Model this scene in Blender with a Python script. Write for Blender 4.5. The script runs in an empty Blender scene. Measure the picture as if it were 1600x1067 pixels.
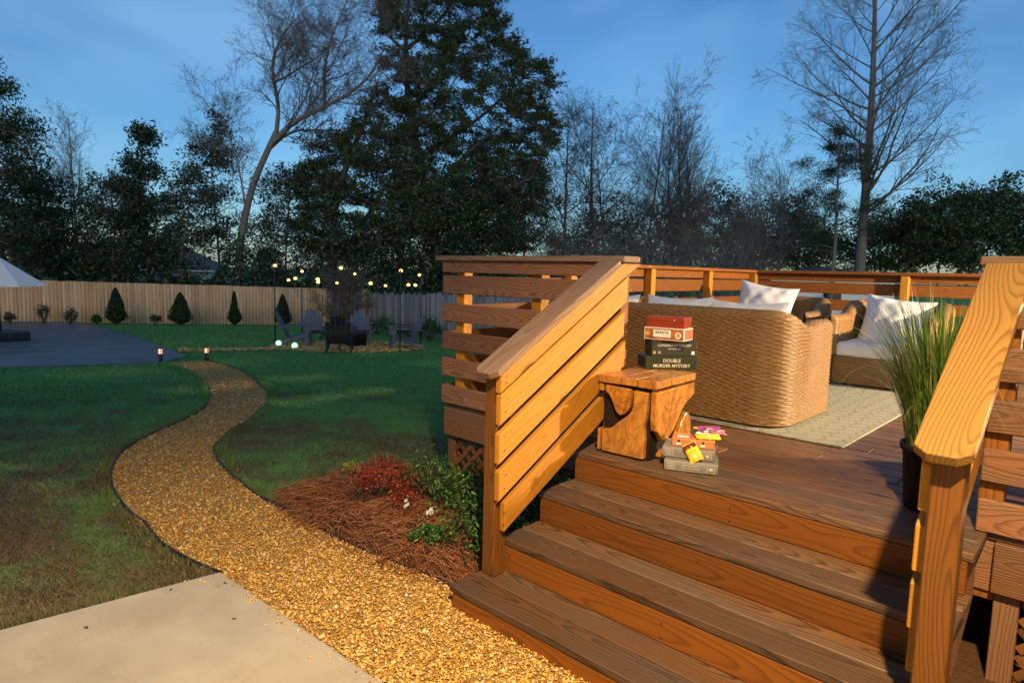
import bpy, bmesh, math, random
import numpy as np
from mathutils import Vector, Matrix

sc = bpy.context.scene
R_ = math.radians
rnd = random.Random(7)
rng = np.random.default_rng(7)

# ------------------------------------------------------------------ camera
FPX, YAW, PITCH, ROLL = 1006.6, R_(-43.458), R_(6.136), R_(1.442)
H0 = 0.66                                   # deck top above the gravel at the stairs
CAM = np.array([2.324, -2.991, 1.044 + H0])
fw = np.array([math.sin(YAW)*math.cos(PITCH), math.cos(YAW)*math.cos(PITCH), -math.sin(PITCH)])
r0 = np.array([math.cos(YAW), -math.sin(YAW), 0.0])
u0 = np.cross(r0, fw)
rt = math.cos(ROLL)*r0 + math.sin(ROLL)*u0
up = -math.sin(ROLL)*r0 + math.cos(ROLL)*u0
cd = bpy.data.cameras.new('camera')
cam = bpy.data.objects.new('camera', cd)
sc.collection.objects.link(cam)
cd.sensor_width = 36.0
cd.lens = 36.0*FPX/1600.0
cd.clip_start, cd.clip_end = 0.05, 3000.0
cam.matrix_world = Matrix(((rt[0], up[0], -fw[0], CAM[0]), (rt[1], up[1], -fw[1], CAM[1]), (rt[2], up[2], -fw[2], CAM[2]), (0, 0, 0, 1)))
cd.dof.use_dof = True
cd.dof.focus_distance = 3.6
cd.dof.aperture_fstop = 5.6
sc.camera = cam

# ------------------------------------------------------------------ sky, sun, exposure
world = bpy.data.worlds.new('World'); sc.world = world; world.use_nodes = True
SUN_EL, SUN_AZ = R_(7.0), R_(138.0)
wn, wl = world.node_tree.nodes, world.node_tree.links
sky = wn.new('ShaderNodeTexSky'); sky.sky_type = 'NISHITA'; sky.sun_disc = False
sky.sun_elevation = SUN_EL; sky.sun_rotation = SUN_AZ
sky.ozone_density = 4.4; sky.dust_density = 0.4; sky.air_density = 1.0
bg = wn['Background']; bg.inputs[1].default_value = 0.036
tc = wn.new('ShaderNodeTexCoord'); mp = wn.new('ShaderNodeMapping'); mp.inputs['Scale'].default_value = (1.3, 1.3, 2.8); mp.inputs['Rotation'].default_value = (0.25, 0.2, 0.6)
cn = wn.new('ShaderNodeTexNoise'); cn.inputs['Scale'].default_value = 2.1; cn.inputs['Detail'].default_value = 2.5; cn.inputs['Roughness'].default_value = 0.55; cn.inputs['Distortion'].default_value = 0.6
cr = wn.new('ShaderNodeMapRange'); cr.inputs['From Min'].default_value = 0.42; cr.inputs['From Max'].default_value = 0.85; cr.inputs['To Max'].default_value = 0.42
mx = wn.new('ShaderNodeMix'); mx.data_type = 'RGBA'; mx.inputs['B'].default_value = (2.3, 4.1, 5.9, 1)
wl.new(tc.outputs['Generated'], mp.inputs['Vector']); wl.new(mp.outputs['Vector'], cn.inputs['Vector'])
wl.new(cn.outputs['Fac'], cr.inputs['Value']); wl.new(cr.outputs['Result'], mx.inputs['Factor'])
wl.new(sky.outputs['Color'], mx.inputs['A']); wl.new(mx.outputs['Result'], bg.inputs['Color'])
sd = bpy.data.lights.new('sun', 'SUN'); sd.energy = 0.13; sd.angle = R_(45); sd.color = (1.0, 0.74, 0.54)
so = bpy.data.objects.new('sun', sd); sc.collection.objects.link(so)
so.rotation_euler = Vector((-math.sin(SUN_AZ)*math.cos(SUN_EL), -math.cos(SUN_AZ)*math.cos(SUN_EL), -math.sin(SUN_EL))).to_track_quat('-Z', 'Y').to_euler()
sc.view_settings.view_transform = 'Standard'
sc.view_settings.look = 'None'
sc.view_settings.exposure = 2.4
sc.view_settings.gamma = 1.0
sc.render.engine = 'CYCLES'
sc.cycles.max_bounces = 6
sc.cycles.use_denoising = True

LAMP_DECK, LAMP_YARD = 640.0, 490.0        # watts of the two warm lanterns that light the deck and steps

# ------------------------------------------------------------------ ground shape and pixel -> place helpers
FH = fw[:2]/np.linalg.norm(fw[:2])
def gz(x, y):
    d = (np.asarray(x)-CAM[0])*FH[0] + (np.asarray(y)-CAM[1])*FH[1]
    s = np.clip(d-5.0, -50, 34)
    return -0.042*(0.5*(s+np.sqrt(s*s+0.6)))
def ray(px, py):
    return fw + rt*(px-800)/FPX - up*(py-533.5)/FPX
def at(px, py):
    """place on the ground seen at a pixel of the photograph"""
    d = ray(px, py); t0, t1 = 0.5, 120.0
    for _ in range(60):
        t = 0.5*(t0+t1); p = CAM+d*t
        if p[2] > gz(p[0], p[1]): t0 = t
        else: t1 = t
    return CAM+d*t0
def far(px, dist):
    """place on the ground in a column of the photograph, at a distance from the camera"""
    d = ray(px, 425); d = np.array([d[0], d[1]]); d = d/np.dot(d, FH)
    p = CAM[:2]+d*dist
    return np.array([p[0], p[1], float(gz(p[0], p[1]))])
def hgt(px, py, dist, zg):
    """height above zg of a pixel at a distance"""
    d = ray(px, py); t = dist/np.dot(d[:2], FH)
    return CAM[2]+d[2]*t-zg

# ------------------------------------------------------------------ object helpers
COL = sc.collection.objects
def tag(o, label=None, cat=None, group=None, kind=None):
    if label: o['label'] = label
    if cat: o['category'] = cat
    if group: o['group'] = group
    if kind: o['kind'] = kind
    return o
def thing(name, label, cat, loc=(0, 0, 0), rz=0.0, group=None):
    o = bpy.data.objects.new(name, None); COL.link(o)
    o.location = loc; o.rotation_euler = (0, 0, rz); o.empty_display_size = 0.1
    return tag(o, label, cat, group)
def link(name, me, mat, parent=None, loc=None, rot=None):
    o = bpy.data.objects.new(name, me); COL.link(o)
    if mat is not None and not me.materials: me.materials.append(mat)
    if parent is not None: o.parent = parent
    if loc is not None: o.location = loc
    if rot is not None: o.rotation_euler = rot
    return o
def npmesh(name, V, F, smooth=False):
    """V (n,3), F (m,3) or (m,4)"""
    V = np.asarray(V, np.float32); F = np.asarray(F, np.int32)
    me = bpy.data.meshes.new(name)
    k = F.shape[1]
    me.vertices.add(len(V)); me.vertices.foreach_set('co', V.ravel())
    me.loops.add(F.size); me.loops.foreach_set('vertex_index', F.ravel())
    me.polygons.add(len(F)); me.polygons.foreach_set('loop_start', np.arange(0, F.size, k, dtype=np.int32))
    me.polygons.foreach_set('loop_total', np.full(len(F), k, np.int32))
    if smooth: me.polygons.foreach_set('use_smooth', np.ones(len(F), bool))
    me.update(calc_edges=True)
    return me
def pymesh(name, V, F, smooth=False):
    me = bpy.data.meshes.new(name); me.from_pydata([tuple(v) for v in V], [], [tuple(f) for f in F])
    if smooth: me.polygons.foreach_set('use_smooth', np.ones(len(me.polygons), bool))
    me.update(); return me
def bmesh_done(bm, name, smooth=False):
    bmesh.ops.recalc_face_normals(bm, faces=bm.faces)
    me = bpy.data.meshes.new(name); bm.to_mesh(me); bm.free()
    if smooth: me.polygons.foreach_set('use_smooth', np.ones(len(me.polygons), bool))
    return me
_box = {}
def boxmesh(L, W, T, bev=0.004, mat=None, seg=1):
    k = (round(L, 4), round(W, 4), round(T, 4), bev, mat.name if mat else '', seg)
    if k not in _box:
        bm = bmesh.new(); bmesh.ops.create_cube(bm, size=1.0)
        bmesh.ops.scale(bm, vec=(L, W, T), verts=bm.verts)
        if bev: bmesh.ops.bevel(bm, geom=list(bm.edges), offset=bev, segments=seg, affect='EDGES', profile=0.5)
        me = bmesh_done(bm, 'board')
        if mat: me.materials.append(mat)
        _box[k] = me
    return _box[k]
def board(name, parent, L, W, T, loc, rot, mat, bev=0.004, wob=0.0):
    """a board: local X its length, Y its width, Z its thickness; loc in world (parent empties only translate)"""
    o = bpy.data.objects.new(name, boxmesh(L, W, T, bev, mat)); COL.link(o)
    if parent is not None:
        o.parent = parent; loc = Vector(loc)-parent.location
    o.location = loc
    if wob: rot = tuple(a+rnd.uniform(-wob, wob) for a in rot)
    o.rotation_euler = rot
    return o
def prism(poly, depth, axis='Y', bev=0.0):
    """extrude a 2-D outline; axis Y: outline in XZ, axis Z: outline in XY"""
    bm = bmesh.new(); n = len(poly)
    if axis == 'Y': a = [bm.verts.new((p[0], 0, p[1])) for p in poly]; v = (0, depth, 0)
    else: a = [bm.verts.new((p[0], p[1], 0)) for p in poly]; v = (0, 0, depth)
    f = bm.faces.new(a)
    r = bmesh.ops.extrude_face_region(bm, geom=[f])
    bmesh.ops.translate(bm, vec=v, verts=[e for e in r['geom'] if isinstance(e, bmesh.types.BMVert)])
    if bev: bmesh.ops.bevel(bm, geom=list(bm.edges), offset=bev, segments=2, affect='EDGES', profile=0.5)
    return bmesh_done(bm, 'outline')
def lathe(prof, seg=24, cap=True):
    V = []; F = []; n = len(prof)
    for i in range(seg):
        a = 2*math.pi*i/seg
        for r, z in prof: V.append((r*math.cos(a), r*math.sin(a), z))
    for i in range(seg):
        j = (i+1) % seg
        for k in range(n-1): F.append((i*n+k, j*n+k, j*n+k+1, i*n+k+1))
    if cap:
        F.append([i*n for i in range(seg)][::-1]); F.append([i*n+n-1 for i in range(seg)])
    return pymesh('lathe', V, F, True)
def tubes(P, Rr, k=4):
    """P (N,n,3) polylines, Rr (N,n) radii -> verts, quads"""
    N, n, _ = P.shape
    T = np.gradient(P, axis=1); T /= np.linalg.norm(T, axis=2, keepdims=True)+1e-9
    ref = np.where(np.abs(T[:, :1, 2:3]) > 0.9, np.array([1., 0, 0]), np.array([0, 0, 1.]))
    A = np.cross(T, np.broadcast_to(ref, T.shape)); A /= np.linalg.norm(A, axis=2, keepdims=True)+1e-9
    B = np.cross(T, A)
    th = np.arange(k)*2*math.pi/k
    V = P[:, :, None, :] + Rr[:, :, None, None]*(A[:, :, None, :]*np.cos(th)[None, None, :, None] + B[:, :, None, :]*np.sin(th)[None, None, :, None])
    idx = np.arange(N*n*k).reshape(N, n, k)
    a = idx[:, :-1, :]; b = idx[:, 1:, :]
    F = np.stack([a, np.roll(a, -1, 2), np.roll(b, -1, 2), b], -1).reshape(-1, 4)
    return V.reshape(-1, 3), F
def merge(parts):
    Vs, Fs, o = [], [], 0
    for V, F in parts:
        Vs.append(V); Fs.append(F+o); o += len(V)
    return np.concatenate(Vs), np.concatenate(Fs)
def inpoly(x, y, poly):
    poly = np.asarray(poly); ins = np.zeros(len(x), bool); j = len(poly)-1
    for i in range(len(poly)):
        xi, yi = poly[i][:2]; xj, yj = poly[j][:2]
        c = ((yi > y) != (yj > y)) & (x < (xj-xi)*(y-yi)/(yj-yi+1e-12)+xi)
        ins ^= c; j = i
    return ins
def resample(P, n):
    P = np.asarray(P, float); s = np.r_[0, np.cumsum(np.linalg.norm(np.diff(P, axis=0), axis=1))]
    t = np.linspace(0, s[-1], n)
    return np.stack([np.interp(t, s, P[:, i]) for i in range(P.shape[1])], 1)
def smooth_line(P, n, it=2):
    P = np.asarray(P, float)
    for _ in range(it):
        Q = [P[0]]
        for i in range(len(P)-1): Q += [P[i]*.75+P[i+1]*.25, P[i]*.25+P[i+1]*.75]
        Q.append(P[-1]); P = np.array(Q)
    return resample(P, n)
def copy_tree(o, parent=None):
    c = o.copy(); COL.link(c); c.parent = parent
    for ch in list(o.children): copy_tree(ch, c)
    return c

# ------------------------------------------------------------------ material helpers
class M:
    def __init__(s, name):
        s.m = bpy.data.materials.new(name); s.m.use_nodes = True
        s.t = s.m.node_tree; s.b = s.t.nodes['Principled BSDF']
    def n(s, typ, **kw):
        nd = s.t.nodes.new('ShaderNode'+typ)
        for k, v in kw.items(): setattr(nd, k, v)
        return nd
    def set(s, sock, v):
        if isinstance(v, bpy.types.NodeSocket): s.t.links.new(v, sock)
        else: sock.default_value = v
    def math(s, op, a, b=None, c=None, clamp=False):
        nd = s.n('Math', operation=op, use_clamp=clamp)
        for i, v in enumerate((a, b, c)):
            if v is not None: s.set(nd.inputs[i], v)
        return nd.outputs[0]
    def noise(s, vec, scale, detail=3, rough=0.5, dist=0.0):
        nd = s.n('TexNoise'); s.set(nd.inputs['Vector'], vec); nd.inputs['Scale'].default_value = scale
        nd.inputs['Detail'].default_value = detail; nd.inputs['Roughness'].default_value = rough; nd.inputs['Distortion'].default_value = dist
        return nd.outputs['Fac']
    def mapping(s, vec, scale=(1, 1, 1), loc=(0, 0, 0)):
        nd = s.n('Mapping'); s.set(nd.inputs['Vector'], vec); nd.inputs['Scale'].default_value = scale; s.set(nd.inputs['Location'], loc)
        return nd.outputs[0]
    def mix(s, f, a, b, mode='MIX'):
        nd = s.n('Mix', data_type='RGBA', blend_type=mode)
        s.set(nd.inputs['Factor'], f)
        for k, v in (('A', a), ('B', b)):
            if not isinstance(v, bpy.types.NodeSocket) and len(v) == 3: v = (*v, 1)
            s.set(nd.inputs[k], v)
        return nd.outputs['Result']
    def ramp(s, f, stops, interp='LINEAR'):
        nd = s.n('ValToRGB'); s.set(nd.inputs[0], f); cr = nd.color_ramp; cr.interpolation = interp
        while len(cr.elements) < len(stops): cr.elements.new(0.5)
        for e, (p, c) in zip(cr.elements, stops): e.position = p; e.color = (*c, 1) if len(c) == 3 else c
        return nd.outputs[0]
    def rng(s, f, a, b, c=0.0, d=1.0):
        nd = s.n('MapRange'); s.set(nd.inputs[0], f)
        for i, v in enumerate((a, b, c, d)): nd.inputs[1+i].default_value = v
        return nd.outputs[0]
    def obj(s): return s.n('TexCoord').outputs['Object']
    def gen_pos(s): return s.n('NewGeometry').outputs['Position']
    def island(s): return s.n('NewGeometry').outputs['Random Per Island']
    def orand(s): return s.n('ObjectInfo').outputs['Random']
    def bump(s, h, strength=0.3, dist=0.01):
        nd = s.n('Bump'); s.set(nd.inputs['Height'], h); nd.inputs['Strength'].default_value = strength; nd.inputs['Distance'].default_value = dist
        s.t.links.new(nd.outputs[0], s.b.inputs['Normal'])
    def out(s, col=None, rough=0.6, spec=0.5, emit=None, estr=0.0, trans=None, coat=None):
        if col is not None: s.set(s.b.inputs['Base Color'], (*col, 1) if not isinstance(col, bpy.types.NodeSocket) and len(col) == 3 else col)
        s.set(s.b.inputs['Roughness'], rough); s.b.inputs['Specular IOR Level'].default_value = spec
        if emit is not None:
            s.b.inputs['Emission Color'].default_value = (*emit, 1); s.b.inputs['Emission Strength'].default_value = estr
        return s.m
def plain(name, col, rough=0.6, spec=0.4, var=0.12, scale=30.0, bump=0.0):
    m = M(name); n = m.noise(m.obj(), scale, 4)
    v = m.mix(m.rng(n, 0.3, 0.7), tuple(c*(1-var) for c in col), tuple(min(1, c*(1+var)) for c in col))
    if bump: m.bump(n, bump, 0.004)
    return m.out(v, rough, spec)
def emissive(name, col, s):
    m = M(name); return m.out(col, 0.4, 0.3, col, s)

def wood(name, light, dark, ring=0.016, streak=0.5, grey=None, greyamt=0.0, rough=0.6, bump=0.35, contrast=1.0, knots=True):
    m = M(name)
    ob = m.obj(); r = m.orand()
    cmb = m.n('CombineXYZ')
    m.set(cmb.inputs[0], m.math('MULTIPLY', r, 91.7)); m.set(cmb.inputs[1], m.math('MULTIPLY', r, 0.0)); m.set(cmb.inputs[2], 0.0)
    va = m.n('VectorMath', operation='ADD'); m.set(va.inputs[0], ob); m.set(va.inputs[1], cmb.outputs[0]); P = va.outputs[0]
    sep = m.n('SeparateXYZ'); m.set(sep.inputs[0], P)
    r2 = m.math('FRACT', m.math('MULTIPLY', r, 17.31)); r3 = m.math('FRACT', m.math('MULTIPLY', r, 53.77))
    # slow drift of the pith along the board gives the cathedral arches
    drift = m.noise(m.mapping(P, (0.55, 0.0, 0.0)), 1.0, 1.0)
    drift2 = m.noise(m.mapping(P, (0.9, 0.0, 0.0), (5, 0, 0)), 1.0, 1.0)
    yy = m.math('ADD', sep.outputs[1], m.math('ADD', m.rng(r2, 0, 1, -0.06, 0.06), m.rng(drift, 0.2, 0.8, -0.05, 0.05)))
    zz = m.math('ADD', sep.outputs[2], m.math('ADD', m.rng(r3, 0, 1, 0.02, 0.07), m.rng(drift2, 0.2, 0.8, -0.07, 0.07)))
    rad = m.math('SQRT', m.math('ADD', m.math('MULTIPLY', yy, yy), m.math('MULTIPLY', zz, zz)))
    warp = m.noise(m.mapping(P, (2.2, 14, 14)), 1.0, 2.0, 0.5)
    rad = m.math('ADD', rad, m.math('MULTIPLY', m.math('SUBTRACT', warp, 0.5), 0.02))
    kmask = None
    if knots:
        vo = m.n('TexVoronoi', feature='F1'); m.set(vo.inputs['Vector'], m.mapping(P, (1.6, 6.5, 6.5))); vo.inputs['Scale'].default_value = 1.0; vo.inputs['Randomness'].default_value = 1.0
        gate = m.n('SeparateColor'); m.set(gate.inputs[0], vo.outputs['Color'])
        g = m.math('GREATER_THAN', gate.outputs[0], 0.62)
        near = m.math('MULTIPLY', m.rng(vo.outputs['Distance'], 0.34, 0.0, 0, 1), g)
        rad = m.math('ADD', rad, m.math('MULTIPLY', m.math('POWER', near, 2.0), 0.03))
        kmask = m.math('MULTIPLY', m.rng(vo.outputs['Distance'], 0.13, 0.07, 0, 1), g)
    w = m.math('FRACT', m.math('DIVIDE', rad, ring))
    ringv = m.ramp(w, [(0.0, (0.0,)*3), (0.55, (0.25,)*3), (0.86, (1.0,)*3), (1.0, (0.05,)*3)])
    fib = m.noise(m.mapping(P, (3.0, 160, 160)), 1.0, 3.0, 0.6)
    mot = m.noise(m.mapping(P, (1.5, 7, 7)), 1.0, 3.0, 0.6)
    f = m.math('ADD', m.math('MULTIPLY', ringv, 0.62*contrast), m.math('MULTIPLY', m.math('SUBTRACT', fib, 0.4), streak), clamp=True)
    c = m.mix(f, light, dark)
    c = m.mix(m.rng(mot, 0.35, 0.75, 0.0, 0.36), c, tuple(0.62*a for a in light))
    if grey:
        g2 = m.noise(m.mapping(P, (1.1, 4.5, 4.5), (3, 1, 2)), 1.0, 4.0, 0.65)
        c = m.mix(m.math('MULTIPLY', m.rng(g2, 0.32, 0.66), greyamt), c, m.mix(f, grey, tuple(0.5*a for a in grey)))
    tint = m.rng(r3, 0, 1, 0.66, 1.2)
    tv = m.n('CombineColor')
    for i in range(3): m.set(tv.inputs[i], tint)
    c = m.mix(1.0, c, tv.outputs[0], 'MULTIPLY')
    if kmask is not None: c = m.mix(m.math('MULTIPLY', kmask, 0.8), c, tuple(0.25*a for a in dark))
    h = m.math('ADD', m.math('MULTIPLY', ringv, -0.5), m.math('MULTIPLY', fib, 0.9))
    m.bump(h, bump, 0.003)
    return m.out(c, m.rng(fib, 0.3, 0.7, rough-0.1, rough+0.12), 0.35)

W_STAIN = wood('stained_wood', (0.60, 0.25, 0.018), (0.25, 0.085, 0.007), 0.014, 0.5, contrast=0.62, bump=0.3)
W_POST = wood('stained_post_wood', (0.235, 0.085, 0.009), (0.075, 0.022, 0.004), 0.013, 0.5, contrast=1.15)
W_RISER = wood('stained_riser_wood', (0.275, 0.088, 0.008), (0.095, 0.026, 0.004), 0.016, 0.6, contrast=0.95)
W_CAP = wood('stained_cap_wood', (0.46, 0.240, 0.045), (0.19, 0.072, 0.011), 0.012, 0.35, contrast=1.3, knots=False)
W_SLAT = wood('weathered_slat_wood', (0.34, 0.140, 0.055), (0.08, 0.032, 0.015), 0.0095, 0.8, (0.20, 0.128, 0.088), 0.6, bump=0.9)
W_TREAD = wood('weathered_tread_wood', (0.195, 0.087, 0.029), (0.022, 0.010, 0.005), 0.013, 1.0, (0.135, 0.098, 0.074), 0.78, rough=0.52, bump=0.9, contrast=1.2)
W_DECK = wood('deck_board_wood', (0.20, 0.083, 0.028), (0.04, 0.017, 0.007), 0.014, 0.85, (0.135, 0.092, 0.064), 0.5, rough=0.52, bump=0.5)
W_GREYCAP = wood('weathered_cap_wood', (0.29, 0.155, 0.080), (0.12, 0.06, 0.03), 0.014, 0.8, (0.235, 0.165, 0.125), 0.8, rough=0.7, bump=0.6, knots=False)
W_RAIL_DIM = wood('dimmed_rail_wood', (0.26, 0.088, 0.012), (0.10, 0.030, 0.006), 0.014, 0.5, contrast=0.7)  # stain painted darker for the weak light on side and rear rails
W_LATT = wood('lattice_wood', (0.20, 0.078, 0.022), (0.08, 0.028, 0.010), 0.02, 0.5, knots=False)
# ------------------------------------------------------------------ outlines on the ground (world xy)
def line_px(pts): return np.array([at(*p)[:2] for p in pts])
path_l = line_px([(258, 568), (288, 576), (312, 590), (329, 611), (327, 633), (296, 655), (242, 677), (200, 700), (176, 729), (173, 760), (195, 797), (242, 842), (292, 880), (345, 903)])
path_r = line_px([(320, 564), (352, 570), (386, 585), (412, 606), (421, 623), (410, 642), (372, 668), (340, 690), (332, 710), (346, 735), (400, 775), (480, 820), (560, 858), (640, 893), (705, 917)])
cc = at(345, 901)[:2]; ce1 = at(0, 993)[:2]-cc; ce2 = at(585, 1067)[:2]-cc
ce1 /= np.linalg.norm(ce1); ce2 /= np.linalg.norm(ce2)
path_l = np.vstack([path_l, [cc+ce2*k for k in (0.8, 1.6, 2.4, 4.5)]])
path_r = np.vstack([path_r, [(0.05, -0.88), (0.7, -0.88), (1.5, -0.88), (3.2, -0.88)]])
PL = smooth_line(path_l, 150); PR = smooth_line(path_r, 150)
PATH_POLY = np.vstack([PL, PR[::-1]])
CONC_POLY = np.array([cc, cc+ce1*7, cc+ce1*7+ce2*6, cc+ce2*6])
PATIO_POLY = line_px([(-160, 502), (60, 502), (120, 503), (190, 520), (292, 558), (252, 568), (120, 572), (-60, 577), (-220, 583)])
BED_POLY = np.vstack([line_px([(452, 772), (470, 757), (505, 749), (560, 742), (625, 738), (672, 732)]), [(-1.55, 0.0), (-1.5, 0.4), (0.0, 0.3), (0.0, -0.9)], line_px([(705, 917), (640, 893), (560, 858), (490, 824)])])
RC = at(545, 541)[:2]; RR = 2.15
ring = np.array([RC+RR*np.array([math.cos(a), math.sin(a)])*(1+0.03*math.sin(3*a)) for a in np.linspace(0, 2*math.pi, 48, endpoint=False)])
STRIP_L = line_px([(276, 546), (330, 545.5), (390, 545), (440, 543)]); STRIP_R = line_px([(282, 550), (330, 549), (390, 548), (440, 547)])
STRIP_POLY = np.vstack([STRIP_L, STRIP_R[::-1]])

# ------------------------------------------------------------------ lawn
def lawn_color(m, P):
    n1 = m.noise(P, 0.55, 4, 0.6); n2 = m.noise(m.mapping(P, (1, 1, 1), (7, 3, 0)), 2.3, 4, 0.65); n3 = m.noise(P, 14, 3, 0.6)
    sep = m.n('SeparateXYZ'); m.set(sep.inputs[0], P)
    # the lawn near the house is thin and half dormant, lusher further down the yard
    d = m.math('ADD', m.math('MULTIPLY', m.math('SUBTRACT', sep.outputs[0], float(CAM[0])), float(FH[0])), m.math('MULTIPLY', m.math('SUBTRACT', sep.outputs[1], float(CAM[1])), float(FH[1])))
    thin = m.rng(d, 4.0, 13.0, 0.17, -0.12)
    f = m.math('ADD', m.math('ADD', m.math('MULTIPLY', n1, 0.55), m.math('MULTIPLY', n2, 0.45)), thin)
    return f, n3
m = M('lawn_soil'); P = m.gen_pos(); f, n3 = lawn_color(m, P)
g = m.mix(n3, (0.075, 0.205, 0.052), (0.135, 0.32, 0.085))
br = m.mix(n3, (0.075, 0.055, 0.032), (0.17, 0.125, 0.075))
m.bump(n3, 0.6, 0.03)
LAWN = m.out(m.mix(m.rng(f, 0.50, 0.68), g, br), 0.9, 0.1)
m = M('grass_blades'); P = m.gen_pos(); f, n3 = lawn_color(m, P); isl = m.island()
g = m.ramp(isl, [(0, (0.075, 0.22, 0.055)), (0.5, (0.12, 0.33, 0.085)), (0.85, (0.18, 0.37, 0.11)), (1, (0.20, 0.22, 0.08))])
br = m.ramp(isl, [(0, (0.09, 0.065, 0.035)), (0.5, (0.19, 0.14, 0.08)), (0.75, (0.07, 0.10, 0.03)), (1, (0.26, 0.2, 0.12))])
GRASS = m.out(m.mix(m.rng(m.math('ADD', f, m.math('MULTIPLY', m.math('SUBTRACT', isl, 0.5), 0.12)), 0.50, 0.66), g, br), 0.75, 0.2)

xs = np.unique(np.concatenate([np.linspace(-900, -60, 12), np.linspace(-60, -14, 30), np.linspace(-14, 10, 90), np.linspace(10, 60, 14), np.linspace(60, 900, 10)]))
ys = np.unique(np.concatenate([np.linspace(-300, -10, 10), np.linspace(-10, 16, 96), np.linspace(16, 60, 30), np.linspace(60, 1400, 16)]))
X, Y = np.meshgrid(xs, ys, indexing='ij')
Z = gz(X, Y)+0.012*np.sin(X*2.1+Y*1.3)*np.sin(Y*1.7-X*0.6)*(np.hypot(X-CAM[0], Y-CAM[1]) > 4)-0.012
V = np.stack([X, Y, Z], -1).reshape(-1, 3); nx, ny = X.shape
I = np.arange(nx*ny).reshape(nx, ny)
F = np.stack([I[:-1, :-1], I[1:, :-1], I[1:, 1:], I[:-1, 1:]], -1).reshape(-1, 4)
tag(link('lawn', npmesh('lawn', V, F, True), LAWN), kind='structure', label='green and brown patchy lawn sloping down to the fence')

# grass blades, dense near the camera and thinning with distance
def blades(n, dmin, dmax, hmin, hmax, wid):
    a0 = math.atan2(FH[1], FH[0]); a = a0+rng.uniform(R_(-48), R_(48), n)
    d = dmin*(dmax/dmin)**rng.uniform(0, 1, n)
    x = CAM[0]+d*np.cos(a); y = CAM[1]+d*np.sin(a)
    ok = ~inpoly(x, y, PATH_POLY) & ~inpoly(x, y, CONC_POLY) & ~inpoly(x, y, PATIO_POLY) & ~inpoly(x, y, BED_POLY) & ~inpoly(x, y, ring) & ~inpoly(x, y, STRIP_POLY)
    ok &= ~((x > -1.5) & (y > 0.0) & (y < 6)) & ~((x > -0.1) & (y > -1.0))
    x, y, d = x[ok], y[ok], d[ok]; n = len(x)
    h = rng.uniform(hmin, hmax, n)*(1+d*0.02); w = wid*(0.35+d*0.16)
    th = rng.uniform(0, 2*math.pi, n); lean = rng.uniform(0.3, 2.4, n)*h; lt = rng.uniform(0, 2*math.pi, n)
    z = gz(x, y)-0.004
    b = np.stack([x, y, z], 1); dx = np.stack([np.cos(th)*w, np.sin(th)*w, 0*w], 1)
    tip = b+np.stack([np.cos(lt)*lean, np.sin(lt)*lean, h], 1)
    V = np.stack([b-dx, b+dx, tip], 1).reshape(-1, 3)
    return V, np.arange(n*3).reshape(-1, 3)
def edge_tufts(L, n, off):
    i = rng.uniform(0, len(L)-1.001, n); k = i.astype(int); u = (i-k)[:, None]; c = L[k]*(1-u)+L[k+1]*u
    T = np.gradient(L, axis=0)[k]; T /= np.linalg.norm(T, axis=1, keepdims=True); N = np.stack([-T[:, 1], T[:, 0]], 1)*off
    c = c+N*np.abs(rng.normal(0.0, 0.05, n))[:, None]+N*0.015
    d = np.hypot(c[:, 0]-CAM[0], c[:, 1]-CAM[1]); x, y = c[:, 0], c[:, 1]
    ok = ~inpoly(x, y, CONC_POLY) & ~inpoly(x, y, BED_POLY) & ~inpoly(x, y, PATH_POLY); x, y, d = x[ok], y[ok], d[ok]; n = len(x)
    h = rng.uniform(0.025, 0.075, n); w = 0.0026*(0.35+d*0.16); th = rng.uniform(0, 6.283, n); lt = rng.uniform(0, 6.283, n); lean = rng.uniform(0.1, 1.0, n)*h
    b = np.stack([x, y, gz(x, y)-0.004], 1); dx = np.stack([np.cos(th)*w, np.sin(th)*w, 0*w], 1); tip = b+np.stack([np.cos(lt)*lean, np.sin(lt)*lean, h], 1)
    return np.stack([b-dx, b+dx, tip], 1).reshape(-1, 3), np.arange(n*3).reshape(-1, 3)
ce_line = np.array([cc+ce1*k for k in np.linspace(0, 4, 60)])
V, F = merge([edge_tufts(PL[:120], 9000, -1), edge_tufts(PL[:120], 3000, 1), edge_tufts(PR[:120], 9000, 1), edge_tufts(PR[:120], 3000, -1), edge_tufts(ce_line, 5000, 1), edge_tufts(ce_line, 5000, -1), blades(260000, 3.0, 12, 0.012, 0.036, 0.0026), blades(130000, 10, 30, 0.02, 0.045, 0.003)])
tag(link('grass', npmesh('grass', V, F), GRASS), 'short patchy green and straw coloured grass blades of the lawn', 'grass', kind='stuff')

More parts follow.
